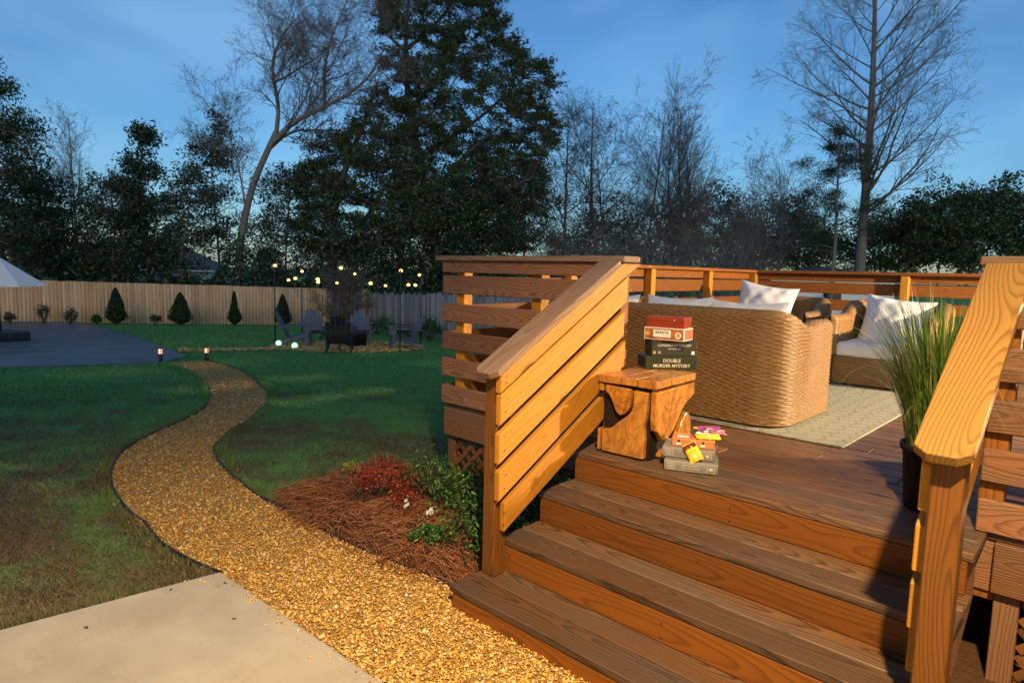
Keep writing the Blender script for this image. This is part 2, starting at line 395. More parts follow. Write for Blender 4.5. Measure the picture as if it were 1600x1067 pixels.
# ------------------------------------------------------------------ gravel
m = M('gravel_bed'); P = m.gen_pos(); n = m.noise(P, 70, 4, 0.7)
m.bump(n, 1.0, 0.02)
GBED = m.out(m.ramp(n, [(0.3, (0.16, 0.08, 0.025)), (0.5, (0.42, 0.24, 0.07)), (0.7, (0.58, 0.38, 0.15))]), 0.8, 0.3)
m = M('gravel_stones'); isl = m.island()
c = m.ramp(isl, [(0, (0.22, 0.10, 0.02)), (0.18, (0.46, 0.23, 0.045)), (0.45, (0.60, 0.345, 0.075)), (0.72, (0.68, 0.44, 0.13)), (0.93, (0.72, 0.52, 0.23)), (0.99, (0.76, 0.64, 0.46)), (1, (0.14, 0.13, 0.13))])
GRAV = m.out(c, 0.7, 0.25)
def sheet(name, A, B, mat, dz=0.008, k=10):
    A3 = np.array(A); B3 = np.array(B); t = np.linspace(0, 1, k)
    XY = A3[:, None, :]*(1-t)[None, :, None]+B3[:, None, :]*t[None, :, None]
    Z = gz(XY[..., 0], XY[..., 1])+dz
    V = np.concatenate([XY, Z[..., None]], -1).reshape(-1, 3); n = len(A3)
    I = np.arange(n*k).reshape(n, k)
    F = np.stack([I[:-1, :-1], I[1:, :-1], I[1:, 1:], I[:-1, 1:]], -1).reshape(-1, 4)
    return link(name, npmesh(name, V, F, True), mat)
po = tag(sheet('gravel_path', PL, PR, GBED), 'curving golden pea gravel path from the steps to the patio', kind='structure')
ang = np.linspace(0, 2*math.pi, 48, endpoint=False)
rv = [(RC[0], RC[1], float(gz(*RC))+0.008)]+[(p[0], p[1], float(gz(*p))+0.008) for p in ring]
ro = tag(link('fire_pit_gravel', pymesh('ring', rv, [(0, 1+i, 1+(i+1) % 48) for i in range(48)]), GBED), 'round gravel pad under the lounge chairs', kind='structure')
sheet('gravel_strip', smooth_line(STRIP_L, 20), smooth_line(STRIP_R, 20), GBED, 0.01, 4)['kind'] = 'structure'

def stones(n, dmin, dmax, size, inside, amin=-48, amax=48, octa=False):
    a0 = math.atan2(FH[1], FH[0]); a = a0+rng.uniform(R_(amin), R_(amax), n)
    d = dmin*(dmax/dmin)**rng.uniform(0, 1, n)
    x = CAM[0]+d*np.cos(a); y = CAM[1]+d*np.sin(a)
    ok = inside(x, y); x, y, d = x[ok], y[ok], d[ok]; n = len(x)
    s = size*np.clip(rng.lognormal(-0.08, 0.38, n), 0.4, 2.6)*(0.75+0.07*d)
    # a rough pebble: jittered icosahedron
    g = (1+5**.5)/2
    ico = np.array([(-1, g, 0), (1, g, 0), (-1, -g, 0), (1, -g, 0), (0, -1, g), (0, 1, g), (0, -1, -g), (0, 1, -g), (g, 0, -1), (g, 0, 1), (-g, 0, -1), (-g, 0, 1)])/math.hypot(1, g)
    fi = np.array([(0, 11, 5), (0, 5, 1), (0, 1, 7), (0, 7, 10), (0, 10, 11), (1, 5, 9), (5, 11, 4), (11, 10, 2), (10, 7, 6), (7, 1, 8), (3, 9, 4), (3, 4, 2), (3, 2, 6), (3, 6, 8), (3, 8, 9), (4, 9, 5), (2, 4, 11), (6, 2, 10), (8, 6, 7), (9, 8, 1)])
    if octa: ico = np.array([(1, 0, 0), (-1, 0, 0), (0, 1, 0), (0, -1, 0), (0, 0, 1), (0, 0, -1)], float)*1.12; fi = np.array([(0, 2, 4), (2, 1, 4), (1, 3, 4), (3, 0, 4), (2, 0, 5), (1, 2, 5), (3, 1, 5), (0, 3, 5)])
    nv = len(ico)
    vv = ico[None]*(1+rng.uniform(-0.18, 0.18, (n, nv, 1)))*np.stack([rng.uniform(0.8, 1.35, n), rng.uniform(0.7, 1.0, n), rng.uniform(0.5, 0.8, n)], 1)[:, None, :]*s[:, None, None]
    th = rng.uniform(0, 2*math.pi, n); c, sn = np.cos(th)[:, None], np.sin(th)[:, None]
    tl = rng.uniform(-0.7, 0.7, n)[:, None]
    x1 = vv[..., 0]*np.cos(tl)-vv[..., 2]*np.sin(tl); z1 = vv[..., 0]*np.sin(tl)+vv[..., 2]*np.cos(tl)
    vv = np.stack([x1*c-vv[..., 1]*sn, x1*sn+vv[..., 1]*c, z1], -1)
    z = gz(x, y)+0.010+rng.uniform(0, 0.012, n)
    vv += np.stack([x, y, z], 1)[:, None, :]
    return vv.reshape(-1, 3), (fi[None]+nv*np.arange(n)[:, None, None]).reshape(-1, 3)
inp = lambda x, y: inpoly(x, y, PATH_POLY) & ~((x > 0.0) & (y > -0.90))
V, F = merge([stones(58000, 2.2, 3.8, 0.0057, inp, -32, 44), stones(140000, 3.8, 15, 0.0057, inp, -12, 44, True)])
tag(link('gravel', npmesh('gravel', V, F), GRAV), 'loose golden brown pea gravel filling the curved path', 'gravel', kind='stuff')
# stones spilled over the edges of the path
def spill(n):
    L = np.vstack([PL[40:], PR[40:112]]); k = rng.integers(0, len(L), n); c = L[k]+rng.normal(0, 0.055, (n, 2)); return c
SPL = spill(1500); ok = ~inpoly(SPL[:, 0], SPL[:, 1], PATH_POLY) & (SPL[:, 0] < 3); SPL = SPL[ok]
Vs, Fs = stones(len(SPL), 3, 4, 0.0062, lambda x, y: np.ones(len(x), bool))
cen = Vs.reshape(-1, 12, 3).mean(1); zz = np.where(inpoly(SPL[:, 0], SPL[:, 1], CONC_POLY), 0.034, gz(SPL[:, 0], SPL[:, 1])+0.006)
Vs = (Vs.reshape(-1, 12, 3)-cen[:, None]+np.stack([SPL[:, 0], SPL[:, 1], zz], 1)[:, None]).reshape(-1, 3)
tag(link('spilled_gravel', npmesh('spill', Vs, Fs), GRAV), 'loose stones spilled over the path edges', 'gravel', kind='stuff')
inr = lambda x, y: inpoly(x, y, ring) | inpoly(x, y, STRIP_POLY)
V, F = stones(36000, 14, 23, 0.014, inr, -2, 34, True)
tag(link('fire_pit_stones', npmesh('gravel', V, F), GRAV), 'loose gravel of the round seating pad', 'gravel', kind='stuff')

# black plastic edging
EDGE = plain('edging_plastic', (0.012, 0.012, 0.014), 0.5)
def edging(L, label, h=0.036):
    n = len(L); L = L+np.stack([np.interp(np.arange(n), np.arange(0, n+3, 4), rng.normal(0, 0.012, len(range(0, n+3, 4)))) for _ in range(2)], 1)
    T = np.gradient(L, axis=0); T /= np.linalg.norm(T, axis=1, keepdims=True); N = np.stack([-T[:, 1], T[:, 0]], 1)*0.005
    z = gz(L[:, 0], L[:, 1]); hh = h*(0.62+0.38*np.interp(np.arange(n), np.arange(0, n, 3), rng.uniform(0, 1, len(range(0, n, 3)))))
    prof = [(1, -0.03, 0), (1, 0, 1), (-1, 0, 1), (-1, -0.03, 0)]
    V = np.stack([np.concatenate([L+N*s, (z+b+hh*k)[:, None]], 1) for s, b, k in prof], 1).reshape(-1, 3)
    I = np.arange(n*4).reshape(n, 4); F = np.stack([I[:-1, :3], I[1:, :3], I[1:, 1:], I[:-1, 1:]], -1).reshape(-1, 4)
    return tag(link('path_edging', npmesh('edging', V, F), EDGE), label, 'edging', 'black edging of the gravel path')
edging(smooth_line(path_l[:14], 120), 'black plastic edging along the lawn on the outer left side of the gravel path')
edging(smooth_line(path_r[:15], 120), 'black plastic edging along the right side of the path by the mulch bed')

# concrete slab (foreground) and far patio
m = M('concrete'); P = m.gen_pos(); n1 = m.noise(P, 3.2, 5, 0.6); n2 = m.noise(P, 160, 2, 0.6); n4 = m.noise(m.mapping(P, (1, 1, 1), (3, 9, 0)), 1.1, 3)
sp = m.rng(m.noise(P, 28, 2), 0.70, 0.76)
c = m.mix(m.rng(n1, 0.3, 0.7), (0.36, 0.315, 0.25), (0.47, 0.42, 0.345)); c = m.mix(m.rng(n4, 0.45, 0.7, 0, 0.5), c, (0.32, 0.275, 0.215)); c = m.mix(m.math('MULTIPLY', sp, 0.35), c, (0.20, 0.17, 0.13)); brm = m.noise(m.mapping(P, (3, 140, 1)), 1.0, 2, 0.6); c = m.mix(m.rng(brm, 0.35, 0.7, 0, 0.16), c, (0.26, 0.22, 0.17)); stn = m.noise(m.mapping(P, (1, 1, 1), (11, 4, 0)), 5.5, 4, 0.7, 0.8); c = m.mix(m.rng(stn, 0.58, 0.68, 0, 0.3), c, (0.27, 0.22, 0.16))
m.bump(m.math('ADD', m.math('ADD', n2, m.math('MULTIPLY', n1, 0.6)), m.math('MULTIPLY', brm, 0.8)), 0.35, 0.004)
CONC = m.out(c, m.rng(n1, 0.3, 0.7, 0.55, 0.75), 0.3)
me = prism([tuple(p) for p in CONC_POLY], 0.13, 'Z', 0.012)
tag(link('concrete_slab', me, CONC, loc=(0, 0, -0.10)), 'pale concrete slab in the foreground', kind='structure')
m = M('patio_concrete'); P = m.gen_pos(); n1 = m.noise(m.mapping(P, (1, 1, 1)), 0.9, 4, 0.6)
PCONC = m.out(m.ramp(n1, [(0.3, (0.075, 0.08, 0.088)), (0.55, (0.14, 0.145, 0.15)), (0.75, (0.22, 0.215, 0.21))]), m.rng(n1, 0.3, 0.7, 0.35, 0.6), 0.4)
n = len(PATIO_POLY); V = [(p[0], p[1], float(gz(*p))+0.03) for p in PATIO_POLY]+[(p[0], p[1], float(gz(*p))-0.1) for p in PATIO_POLY]
tag(link('patio', pymesh('patio', V, [tuple(range(n))]+[(i, n+i, n+(i+1) % n, (i+1) % n) for i in range(n)]), PCONC), 'dark grey concrete patio beside the fence', kind='structure')
# dry leaves on the slab
LEAFB = plain('dry_leaf', (0.10, 0.05, 0.02), 0.7)
for px, py, lab in ((268, 932, 'larger dry leaf near the middle of the upper slab edge'), (366, 978, 'dry leaf near the gravel side of the slab'), (352, 921, 'dry leaf at the far corner of the slab'), (135, 992, 'dry leaf at the left of the slab')):
    p = at(px, py); a = rnd.uniform(0, 6.28); s = rnd.uniform(0.012, 0.02)
    V = [(-s, 0, 0), (0, -s*.4, .004), (s, 0, .002), (0, s*.45, .006)]
    tag(link('dry_leaf', pymesh('leaf', V, [(0, 1, 2), (0, 2, 3)]), LEAFB, loc=(p[0], p[1], 0.034), rot=(0, 0, a)), 'tiny brown '+lab, 'leaf', 'dry leaves on the concrete slab')

# ------------------------------------------------------------------ deck
deck = thing('deck', 'stained wooden deck floor of long boards with lattice skirt', 'deck', (0, 0.32, 0))
DX0, DX1, DY1 = -1.52, 4.6, 5.95
y = 0.325; i = 0
while y < DY1-0.05:
    w = 0.138
    xcut = DX0+rnd.uniform(1.9, 4.4)
    for a, b in ((DX0, xcut-0.002), (xcut+0.002, DX1)):
        board('deck_board', deck, b-a, w, 0.03, ((a+b)/2, y+w/2, H0-0.015+rnd.uniform(-0.0015, 0.001)), (0, 0, rnd.choice((0, math.pi))), W_DECK, 0.004, 0.0006)
    y += w+0.006; i += 1
def rim(L, loc, rz): board('rim_board', deck, L, 0.215, 0.038, loc, (math.pi/2, 0, rz), W_SLAT, 0.004)
rim(1.46, (-0.79, 0.318, H0-0.14), 0); rim(2.6, (3.32, 0.318, H0-0.14), 0); rim(2.07, (0.98, 0.345, H0-0.15), 0)
rim(5.6, (DX0-0.02, 3.14, H0-0.14), math.pi/2); rim(6.1, (1.53, DY1+0.02, H0-0.14), 0)
for x in (-1.47, -0.04, 2.075, 3.6): board('skirt_post', deck, 0.9, 0.089, 0.089, (x, 0.385, H0-0.25-0.45), (0, math.pi/2, 0), W_SLAT, 0.005)
for y in (2.2, 4.0, 5.88): board('skirt_post', deck, 1.1, 0.089, 0.089, (DX0+0.06, y, H0-0.25-0.55), (0, math.pi/2, 0), W_SLAT, 0.005)
# lattice skirt: crossed laths, each its own piece
def lattice(xa, xb, yq, zt=H0-0.245, zb=-0.08):
    h = zt-zb; s = 0.118
    for sg, dy in ((1, 0.0), (-1, 0.009)):
        x = xa-h
        while x < xb:
            # diagonal lath from (x,zb) to (x+h,zt), clipped to the panel
            t0 = max(0.0, (xa-x)/h); t1 = min(1.0, (xb-x)/h)
            if t1-t0 > 0.08:
                tm = (t0+t1)/2; L = (t1-t0)*h*1.414
                zc = zb+tm*h if sg > 0 else zt-tm*h
                board('lath', deck, L, 0.036, 0.008, (x+tm*h, yq+dy, zc), (math.pi/2, -sg*math.pi/4, 0) if False else (math.pi/2, -math.pi/4*sg, 0), W_LATT, 0)
            x += s
lattice(-1.42, -0.09, 0.345); lattice(2.13, 3.5, 0.345)

# ------------------------------------------------------------------ stairs
RZ, RT = 0.178, 0.3088
st = thing('stairs', 'four wide wooden steps up to the deck with weathered treads', 'stairs', (1.0, -0.45, 0))
SX0, SX1 = 0.02, 1.99
def tread(zt, yf, depth, xa, xb, mat=W_TREAD):
    w = depth/2-0.003
    for k in range(2):
        board('tread_board', st, xb-xa, w, 0.038, ((xa+xb)/2, yf+w/2+k*(w+0.006), zt-0.019), (0, 0, (k)*math.pi), mat, 0.005)
tread(H0, 0.0, 0.318, SX0-0.03, SX1)
tread(H0-RZ, -RT, 0.34, SX0, SX1)
tread(H0-2*RZ, -2*RT, 0.34, SX0, SX1)
tread(H0-3*RZ, -3*RT, 0.34, -0.03, 2.04)
for k in range(3):
    z1 = H0-k*RZ-0.040; h = RZ-0.042
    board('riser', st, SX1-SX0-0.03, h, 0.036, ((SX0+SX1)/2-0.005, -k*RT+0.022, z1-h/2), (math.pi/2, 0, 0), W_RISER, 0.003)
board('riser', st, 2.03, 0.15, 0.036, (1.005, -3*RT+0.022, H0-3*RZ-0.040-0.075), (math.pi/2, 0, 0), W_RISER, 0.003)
for x in (SX0+0.045, 1.0, SX1-0.045):
    poly = [(-0.86, -0.05), (-0.86, H0-3*RZ-0.042), (-0.57, H0-3*RZ-0.042), (-0.57, H0-2*RZ-0.042), (-0.265, H0-2*RZ-0.042), (-0.265, H0-RZ-0.042), (0.045, H0-RZ-0.042), (0.045, H0-0.042), (0.30, H0-0.042), (0.30, H0-0.30), (-0.5, -0.05)]
    me = prism(poly, 0.038, 'Y'); me.materials.append(W_SLAT)
    o = link('stringer', me, None, st, (x+0.019-1.0, 0.45, 0), (0, 0, math.pi/2))

# ------------------------------------------------------------------ stair railings (left and right), front, side and back railings
SCREW = plain('screw_head', (0.03, 0.022, 0.016), 0.5, 0.5)
def screws(root, pts, nrm):
    """dark screw heads: small discs facing nrm"""
    nrm = Vector(nrm); q = nrm.to_track_quat('Z', 'Y'); V = []; F = []
    for p_ in pts:
        i = len(V)
        for k in range(8):
            v = q @ Vector((0.0052*math.cos(k*math.pi/4), 0.0052*math.sin(k*math.pi/4), 0.0006)); V.append(tuple(Vector(p_)+v-root.location))
        F.append(tuple(range(i, i+8)))
    o = link('screws', pymesh('screws', V, F), SCREW, root); o['kind'] = 'stuff'; return o
pts = []
for zt, yf, dp in ((H0, 0.0, 0.318), (H0-RZ, -RT, 0.34), (H0-2*RZ, -2*RT, 0.34), (H0-3*RZ, -3*RT, 0.34)):
    for x in (0.06, 1.0, 1.955):
        for f_ in (0.12, 0.38, 0.62, 0.88): pts.append((x+rnd.uniform(-0.012, 0.012), yf+dp*f_+rnd.uniform(-0.006, 0.006), zt+0.0004))
screws(st, pts, (0, 0, 1))
pts = []
for k in range(4):
    for x in (0.05, 0.09, 1.0, 1.93):
        for dz in (0.05, 0.115): pts.append((x, -k*RT+0.0035, H0-k*RZ-0.04-dz*(1 if k < 3 else 0.7)))
screws(st, pts, (0, -1, 0))
SLOPE = 0.556; SA = math.atan(SLOPE)
def sloped(name, root, x, T, ylo, yhi, ztop_at, W, mat, tip=False):
    """sloping board in a plane x = const: its top edge passes z = ztop_at + SLOPE*(y+0.74); ends cut plumb"""
    hv = W/math.cos(SA)
    zt = lambda y: ztop_at+SLOPE*(y+0.74)
    bm = bmesh.new()
    # local frame: X along slope, Y across the board, Z thickness
    yc = (ylo+yhi)/2; zc = zt(yc)-hv/2
    pts = [(ylo, zt(ylo)), (yhi, zt(yhi)), (yhi, zt(yhi)-hv), (ylo, zt(ylo)-hv)]
    if tip: pts = [(ylo, zt(ylo)), (tip, zt(tip)), (tip+0.20, zt(tip)), (tip, zt(tip)-hv), (ylo, zt(ylo)-hv)]
    loc = [((p[0]-yc)*math.cos(SA)+(p[1]-zc)*math.sin(SA), -(p[0]-yc)*math.sin(SA)+(p[1]-zc)*math.cos(SA)) for p in pts]
    a = [bm.verts.new((p[0], p[1], -T/2)) for p in loc]; f = bm.faces.new(a)
    r = bmesh.ops.extrude_face_region(bm, geom=[f]); bmesh.ops.translate(bm, vec=(0, 0, T), verts=[e for e in r['geom'] if isinstance(e, bmesh.types.BMVert)])
    bmesh.ops.bevel(bm, geom=list(bm.edges), offset=0.004, segments=1, affect='EDGES', profile=0.5)
    me = bmesh_done(bm, 'sloped'); me.materials.append(mat)
    o = link(name, me, None, root)
    Mx = Matrix(((0, 0, 1, x), (math.cos(SA), -math.sin(SA), 0, yc), (math.sin(SA), math.cos(SA), 0, zc+H0), (0, 0, 0, 1)))
    o.matrix_local = Matrix.Translation(-root.location) @ Mx
    return o
def stair_rail(xpost, sgn, label, capmat, ylo_s=-0.735):
    """xpost: post centre; sgn +1: boards on the +X face"""
    rt_ = thing('stair_railing', label, 'railing', (xpost, -0.68, 0))
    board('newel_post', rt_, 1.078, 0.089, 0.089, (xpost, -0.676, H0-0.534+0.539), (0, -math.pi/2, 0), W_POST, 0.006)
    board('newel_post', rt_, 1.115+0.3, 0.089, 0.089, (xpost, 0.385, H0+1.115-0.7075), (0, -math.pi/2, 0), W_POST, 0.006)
    xb = xpost+sgn*(0.0445+0.0195)
    tops = [0.535, 0.427, 0.230, 0.033, -0.164]
    for k, zt in enumerate(tops):
        W = 0.135 if k else 0.085
        if k == 0: sloped('slat', rt_, xb, 0.036, ylo_s, 0.31, zt, W, W_STAIN, 0.30)
        else: sloped('slat', rt_, xb, 0.036, ylo_s+(0.05 if k == 4 else 0.004*(k % 2)), 0.335+0.02*(k % 2), zt, W, W_STAIN)
    sp_ = []
    for k, zt in enumerate(tops):
        for yy_ in ((-0.69 if ylo_s < -0.7 else -0.63), 0.345, 0.37):
            for dz in ((0.045, 0.115) if k else (0.035, 0.075)): sp_.append((xb+sgn*0.0182, yy_+rnd.uniform(-0.008, 0.008), H0+zt+SLOPE*(min(yy_, 0.31)+0.74)-dz+rnd.uniform(-0.006, 0.006)))
    screws(rt_, [s_ for s_ in sp_ if s_[1] < 0.33 or True], (sgn, 0, 0))
    # cap board with clipped lower corners
    W = 0.155; ylo, yhi = -0.785, 0.268; L = (yhi-ylo)/math.cos(SA)
    poly = [(0.038, 0), (W-0.038, 0), (W, 0.034), (W, L), (0, L), (0, 0.034)]
    bm = bmesh.new()
    a = [bm.verts.new((p[1]-L/2, p[0]-W/2, -0.019)) for p in poly]; f = bm.faces.new(a)
    r = bmesh.ops.extrude_face_region(bm, geom=[f]); bmesh.ops.translate(bm, vec=(0, 0, 0.038), verts=[e for e in r['geom'] if isinstance(e, bmesh.types.BMVert)])
    bmesh.ops.bevel(bm, geom=list(bm.edges), offset=0.005, segments=2, affect='EDGES', profile=0.5)
    me = bmesh_done(bm, 'cap'); me.materials.append(capmat)
    o = link('cap_rail', me, None, rt_)
    xc = xpost+sgn*0.010; yc = (ylo+yhi)/2; zc = H0+0.575+SLOPE*(yc+0.74)-0.021
    o.matrix_local = Matrix.Translation(-rt_.location) @ Matrix(((0, -1, 0, xc), (math.cos(SA), 0, -math.sin(SA), yc), (math.sin(SA), 0, math.cos(SA), zc), (0, 0, 0, 1)))
    return rt_
stair_rail(0.035, 1, 'left stair railing, orange inner slats brightly lit, sloping cap weathered grey', W_GREYCAP)
stair_rail(1.985, -1, 'right stair railing in the foreground, orange sloping cap with bold grain', W_CAP, -0.655)

SL_TOPS = [1.007, 0.788, 0.573, 0.360, 0.145]
def level_rail(name, label, A, B, inner, posts, slatmat, capmat, capw=0.17, ext=(0.06, 0.06), low=5):
    """level railing from A to B (xy of the outer slat face line); inner: unit xy pointing to the deck side"""
    A = np.array(A, float); B = np.array(B, float); inner = np.array(inner, float)
    L = np.linalg.norm(B-A); d = (B-A)/L; rz = math.atan2(d[1], d[0]); mid = (A+B)/2
    root = thing(name, label, 'railing', (mid[0], mid[1], H0))
    def put(nm, Lx, W, T, along, inn, z, mat, cap=False, wob=0.0, rx=math.pi/2):
        p = mid+d*along+inner*inn
        board(nm, root, Lx, W, T, (p[0], p[1], z), (0 if cap else rx, 0, rz), mat, 0.005, wob)
    put('cap_rail', L+ext[0]+ext[1], capw, 0.038, (ext[1]-ext[0])/2, 0.062, H0+1.138, capmat, True)
    put('slat', L, 0.089, 0.036, 0, 0.019, H0+1.118-0.0445, slatmat)
    for k, zt in enumerate(SL_TOPS[:low]):
        put('slat', L-0.004*(k % 2), 0.14, 0.036, 0.003*(k % 3), 0.019+rnd.uniform(-0.003, 0.003), H0+zt-0.07, slatmat, wob=0.004)
    zs = [1.075]+[z_-0.035 for z_ in SL_TOPS[:low]]+[z_-0.105 for z_ in SL_TOPS[:low]]
    if inner[1] > 0: screws(root, [(*(mid+d*(t-L/2+dx_)-inner*0.0035), H0+z_) for t in posts for dx_ in (-0.02, 0.025) for z_ in zs], (-inner[0], -inner[1], 0))
    for t in posts:
        p = mid+d*(t-L/2)+inner*(0.038+0.0455)
        board('post', root, 1.118+0.2, 0.089, 0.089, (p[0], p[1], H0+1.118-0.659), (0, -math.pi/2, 0), W_STAIN, 0.005)
    return root
XL = -1.56
level_rail('deck_railing', 'front left deck railing of weathered brown slats with flat cap', (XL, 0.297), (-0.012, 0.297), (0, 1), (0.17, 0.95), W_SLAT, W_GREYCAP, 0.18, (0.06, 0.15))
level_rail('deck_railing', 'front right deck railing of dark slats beyond the right stair railing', (1.945, 0.297), (4.6, 0.297), (0, 1), (1.4, 2.5), W_SLAT, W_GREYCAP, 0.18, (0.07, 0.05))
level_rail('deck_railing', 'left side deck railing running back behind the wicker sofa', (XL, DY1+0.05), (XL, 0.345), (1, 0), (0.1, 1.45, 2.80, 4.2), W_RAIL_DIM, W_RAIL_DIM, 0.17, (0.02, -0.09))
level_rail('deck_railing', 'rear deck railing behind the armchairs, farthest from the steps', (XL+0.04, DY1+0.06), (4.6, DY1+0.06), (0, -1), (1.9, 3.4, 4.9), W_RAIL_DIM, W_RAIL_DIM, 0.17, (-0.05, 0.05))

# ------------------------------------------------------------------ wicker furniture
m = M('wicker'); P = m.obj(); isl = m.noise(m.mapping(P, (60, 60, 240)), 1.0, 2, 0.6); n2 = m.noise(P, 5, 3)
c = m.mix(m.rng(isl, 0.3, 0.7), (0.11, 0.056, 0.020), (0.37, 0.20, 0.058)); c = m.mix(m.rng(n2, 0.35, 0.7, 0, 0.35), c, (0.17, 0.085, 0.03))
WICK = m.out(c, 0.5, 0.4)
m = M('cushion_fabric'); n = m.noise(m.obj(), 420, 2); n2 = m.noise(m.obj(), 5, 3)
m.bump(m.math('ADD', m.math('MULTIPLY', n, 0.3), n2), 0.35, 0.012)
CUSH = m.out(m.mix(n2, (0.72, 0.71, 0.68), (0.82, 0.81, 0.78)), 0.9, 0.15)
PU, PV = 0.050, 0.0150
def wicker_shell(path, htop, th, zb, du=0.0092, dv=0.0030, pu=PU, pv=PV, round_end=0.07, inner_to=None, amp=1.0):
    """path (n,2) plan centre line; htop(s, S) height of the top; th thickness. Real over-under weave as displaced surface."""
    P = np.asarray(path, float); seg = np.r_[0, np.cumsum(np.linalg.norm(np.diff(P, axis=0), axis=1))]; S = seg[-1]
    nu = int(S/du); s = np.linspace(0, S, nu)
    C = np.stack([np.interp(s, seg, P[:, 0]), np.interp(s, seg, P[:, 1])], 1)
    T = np.gradient(C, axis=0); T /= np.linalg.norm(T, axis=1, keepdims=True); N = np.stack([-T[:, 1], T[:, 0]], 1)     # N: outward (left of travel)
    e = np.minimum(s, S-s); w = th/2*np.sqrt(np.clip(1-np.clip(1-e/round_end, 0, 1)**2, 0.003, 1))
    H = htop(s, S)
    rr = th/2
    Lo = float(H.max())-rr-zb; Lt = math.pi*rr; Li = (float(H.max())-rr-zb) if inner_to is None else (float(H.max())-rr-inner_to)
    nv = int((Lo+Lt+Li)/dv); v = np.linspace(0, Lo+Lt+Li, nv)
    off = np.where(v < Lo, 1.0, np.where(v < Lo+Lt, np.cos(np.clip((v-Lo)/Lt, 0, 1)*math.pi), -1.0))
    zz0 = np.where(v < Lo, zb+v, np.where(v < Lo+Lt, zb+Lo+rr*np.sin(np.clip((v-Lo)/Lt, 0, 1)*math.pi), zb+Lo-(v-Lo-Lt)))
    nn = np.where(v < Lo, 1.0, np.where(v < Lo+Lt, off, -1.0)); nz = np.where((v >= Lo) & (v < Lo+Lt), np.sin(np.clip((v-Lo)/Lt, 0, 1)*math.pi), 0.0)
    scale = (H-zb)/(H.max()-zb)
    vs = v[None, :]*scale[:, None]                                   # keep the strand pitch even where the top dips
    row = np.floor(v/pv); fr = v/pv-row-0.5
    D = amp*(0.0030*np.tanh(2.2*np.cos(math.pi*s[:, None]/pu+math.pi*row[None, :]))+0.0085*np.sqrt(np.clip(1-(2*fr)**2, 0, 1))[None, :])
    D += rng.normal(0, 0.0005, D.shape)
    jit = 0.0008*np.sin(row*12.9898+s[:, None]*3.0)
    XY = C[:, None, :]+N[:, None, :]*(w[:, None]*off[None, :]+D*nn[None, :]+jit*nn[None, :])[..., None]
    Z = zb+(zz0[None, :]-zb)*scale[:, None]+0.4*D*nz[None, :]
    V = np.concatenate([XY, Z[..., None]], -1).reshape(-1, 3); I = np.arange(nu*nv).reshape(nu, nv)
    F = np.stack([I[:-1, :-1], I[1:, :-1], I[1:, 1:], I[:-1, 1:]], -1).reshape(-1, 4)
    return V, F
def upath(w, d, r, n=14):
    """U-shaped plan: opening toward +Y, back at y=0; starts at the front of the right arm"""
    pts = [(w/2, d)]
    pts += [(w/2-r+r*math.cos(a), r-r*math.sin(a)) for a in np.linspace(0, math.pi/2, n)]
    pts += [(-w/2+r-r*math.sin(a), r-r*math.cos(a)) for a in np.linspace(0, math.pi/2, n)]
    pts += [(-w/2, d)]
    return np.array(pts)
def softbox(L, W, T, r, n=10, puff=0.012):
    """cushion: rounded box with slightly crowned faces"""
    bm = bmesh.new(); bmesh.ops.create_cube(bm, size=1.0); bmesh.ops.scale(bm, vec=(L, W, T), verts=bm.verts)
    bmesh.ops.bevel(bm, geom=list(bm.edges), offset=r, segments=5, affect='EDGES', profile=0.5)
    bmesh.ops.subdivide_edges(bm, edges=[e for e in bm.edges if e.calc_length() > 0.15], cuts=6, use_grid_fill=True)
    for v in bm.verts:
        fx = max(0, 1-(2*v.co.x/L)**2); fy = max(0, 1-(2*v.co.y/W)**2)
        v.co.z += math.copysign(puff*fx*fy, v.co.z)+0.004*math.sin(v.co.x*17)*math.sin(v.co.y*13)
    return bmesh_done(bm, 'cushion', True)
def pillow(a=0.5, t=0.16, seed=0, n=26):
    r = np.random.default_rng(seed); u = np.linspace(-1, 1, n); U, Vv = np.meshgrid(u, u, indexing='ij')
    th = t/2*np.clip((1-np.abs(U)**2.2), 0, 1)**0.55*np.clip((1-np.abs(Vv)**2.2), 0, 1)**0.55
    sx = a/2*(1-0.10*(1-Vv**2)*np.abs(U)**3); sy = a/2*(1-0.10*(1-U**2)*np.abs(Vv)**3)
    ph = r.uniform(0, 6, 4)
    wr = 0.008*np.sin(U*7+Vv*4+ph[0])*np.sin(Vv*6-U*3+ph[1])+0.005*np.sin(U*13+ph[2])*np.sin(Vv*11+ph[3])
    wr *= (th > 0.01)
    X = U*sx; Y = Vv*sy
    Vt = np.stack([X, Y, th+wr], -1).reshape(-1, 3); Vb = np.stack([X, Y, -th+wr*0.5], -1).reshape(-1, 3)
    I = np.arange(n*n).reshape(n, n); q = np.stack([I[:-1, :-1], I[1:, :-1], I[1:, 1:], I[:-1, 1:]], -1).reshape(-1, 4)
    return npmesh('pillow', np.concatenate([Vt, Vb]), np.concatenate([q, q[:, ::-1]+n*n]), True)

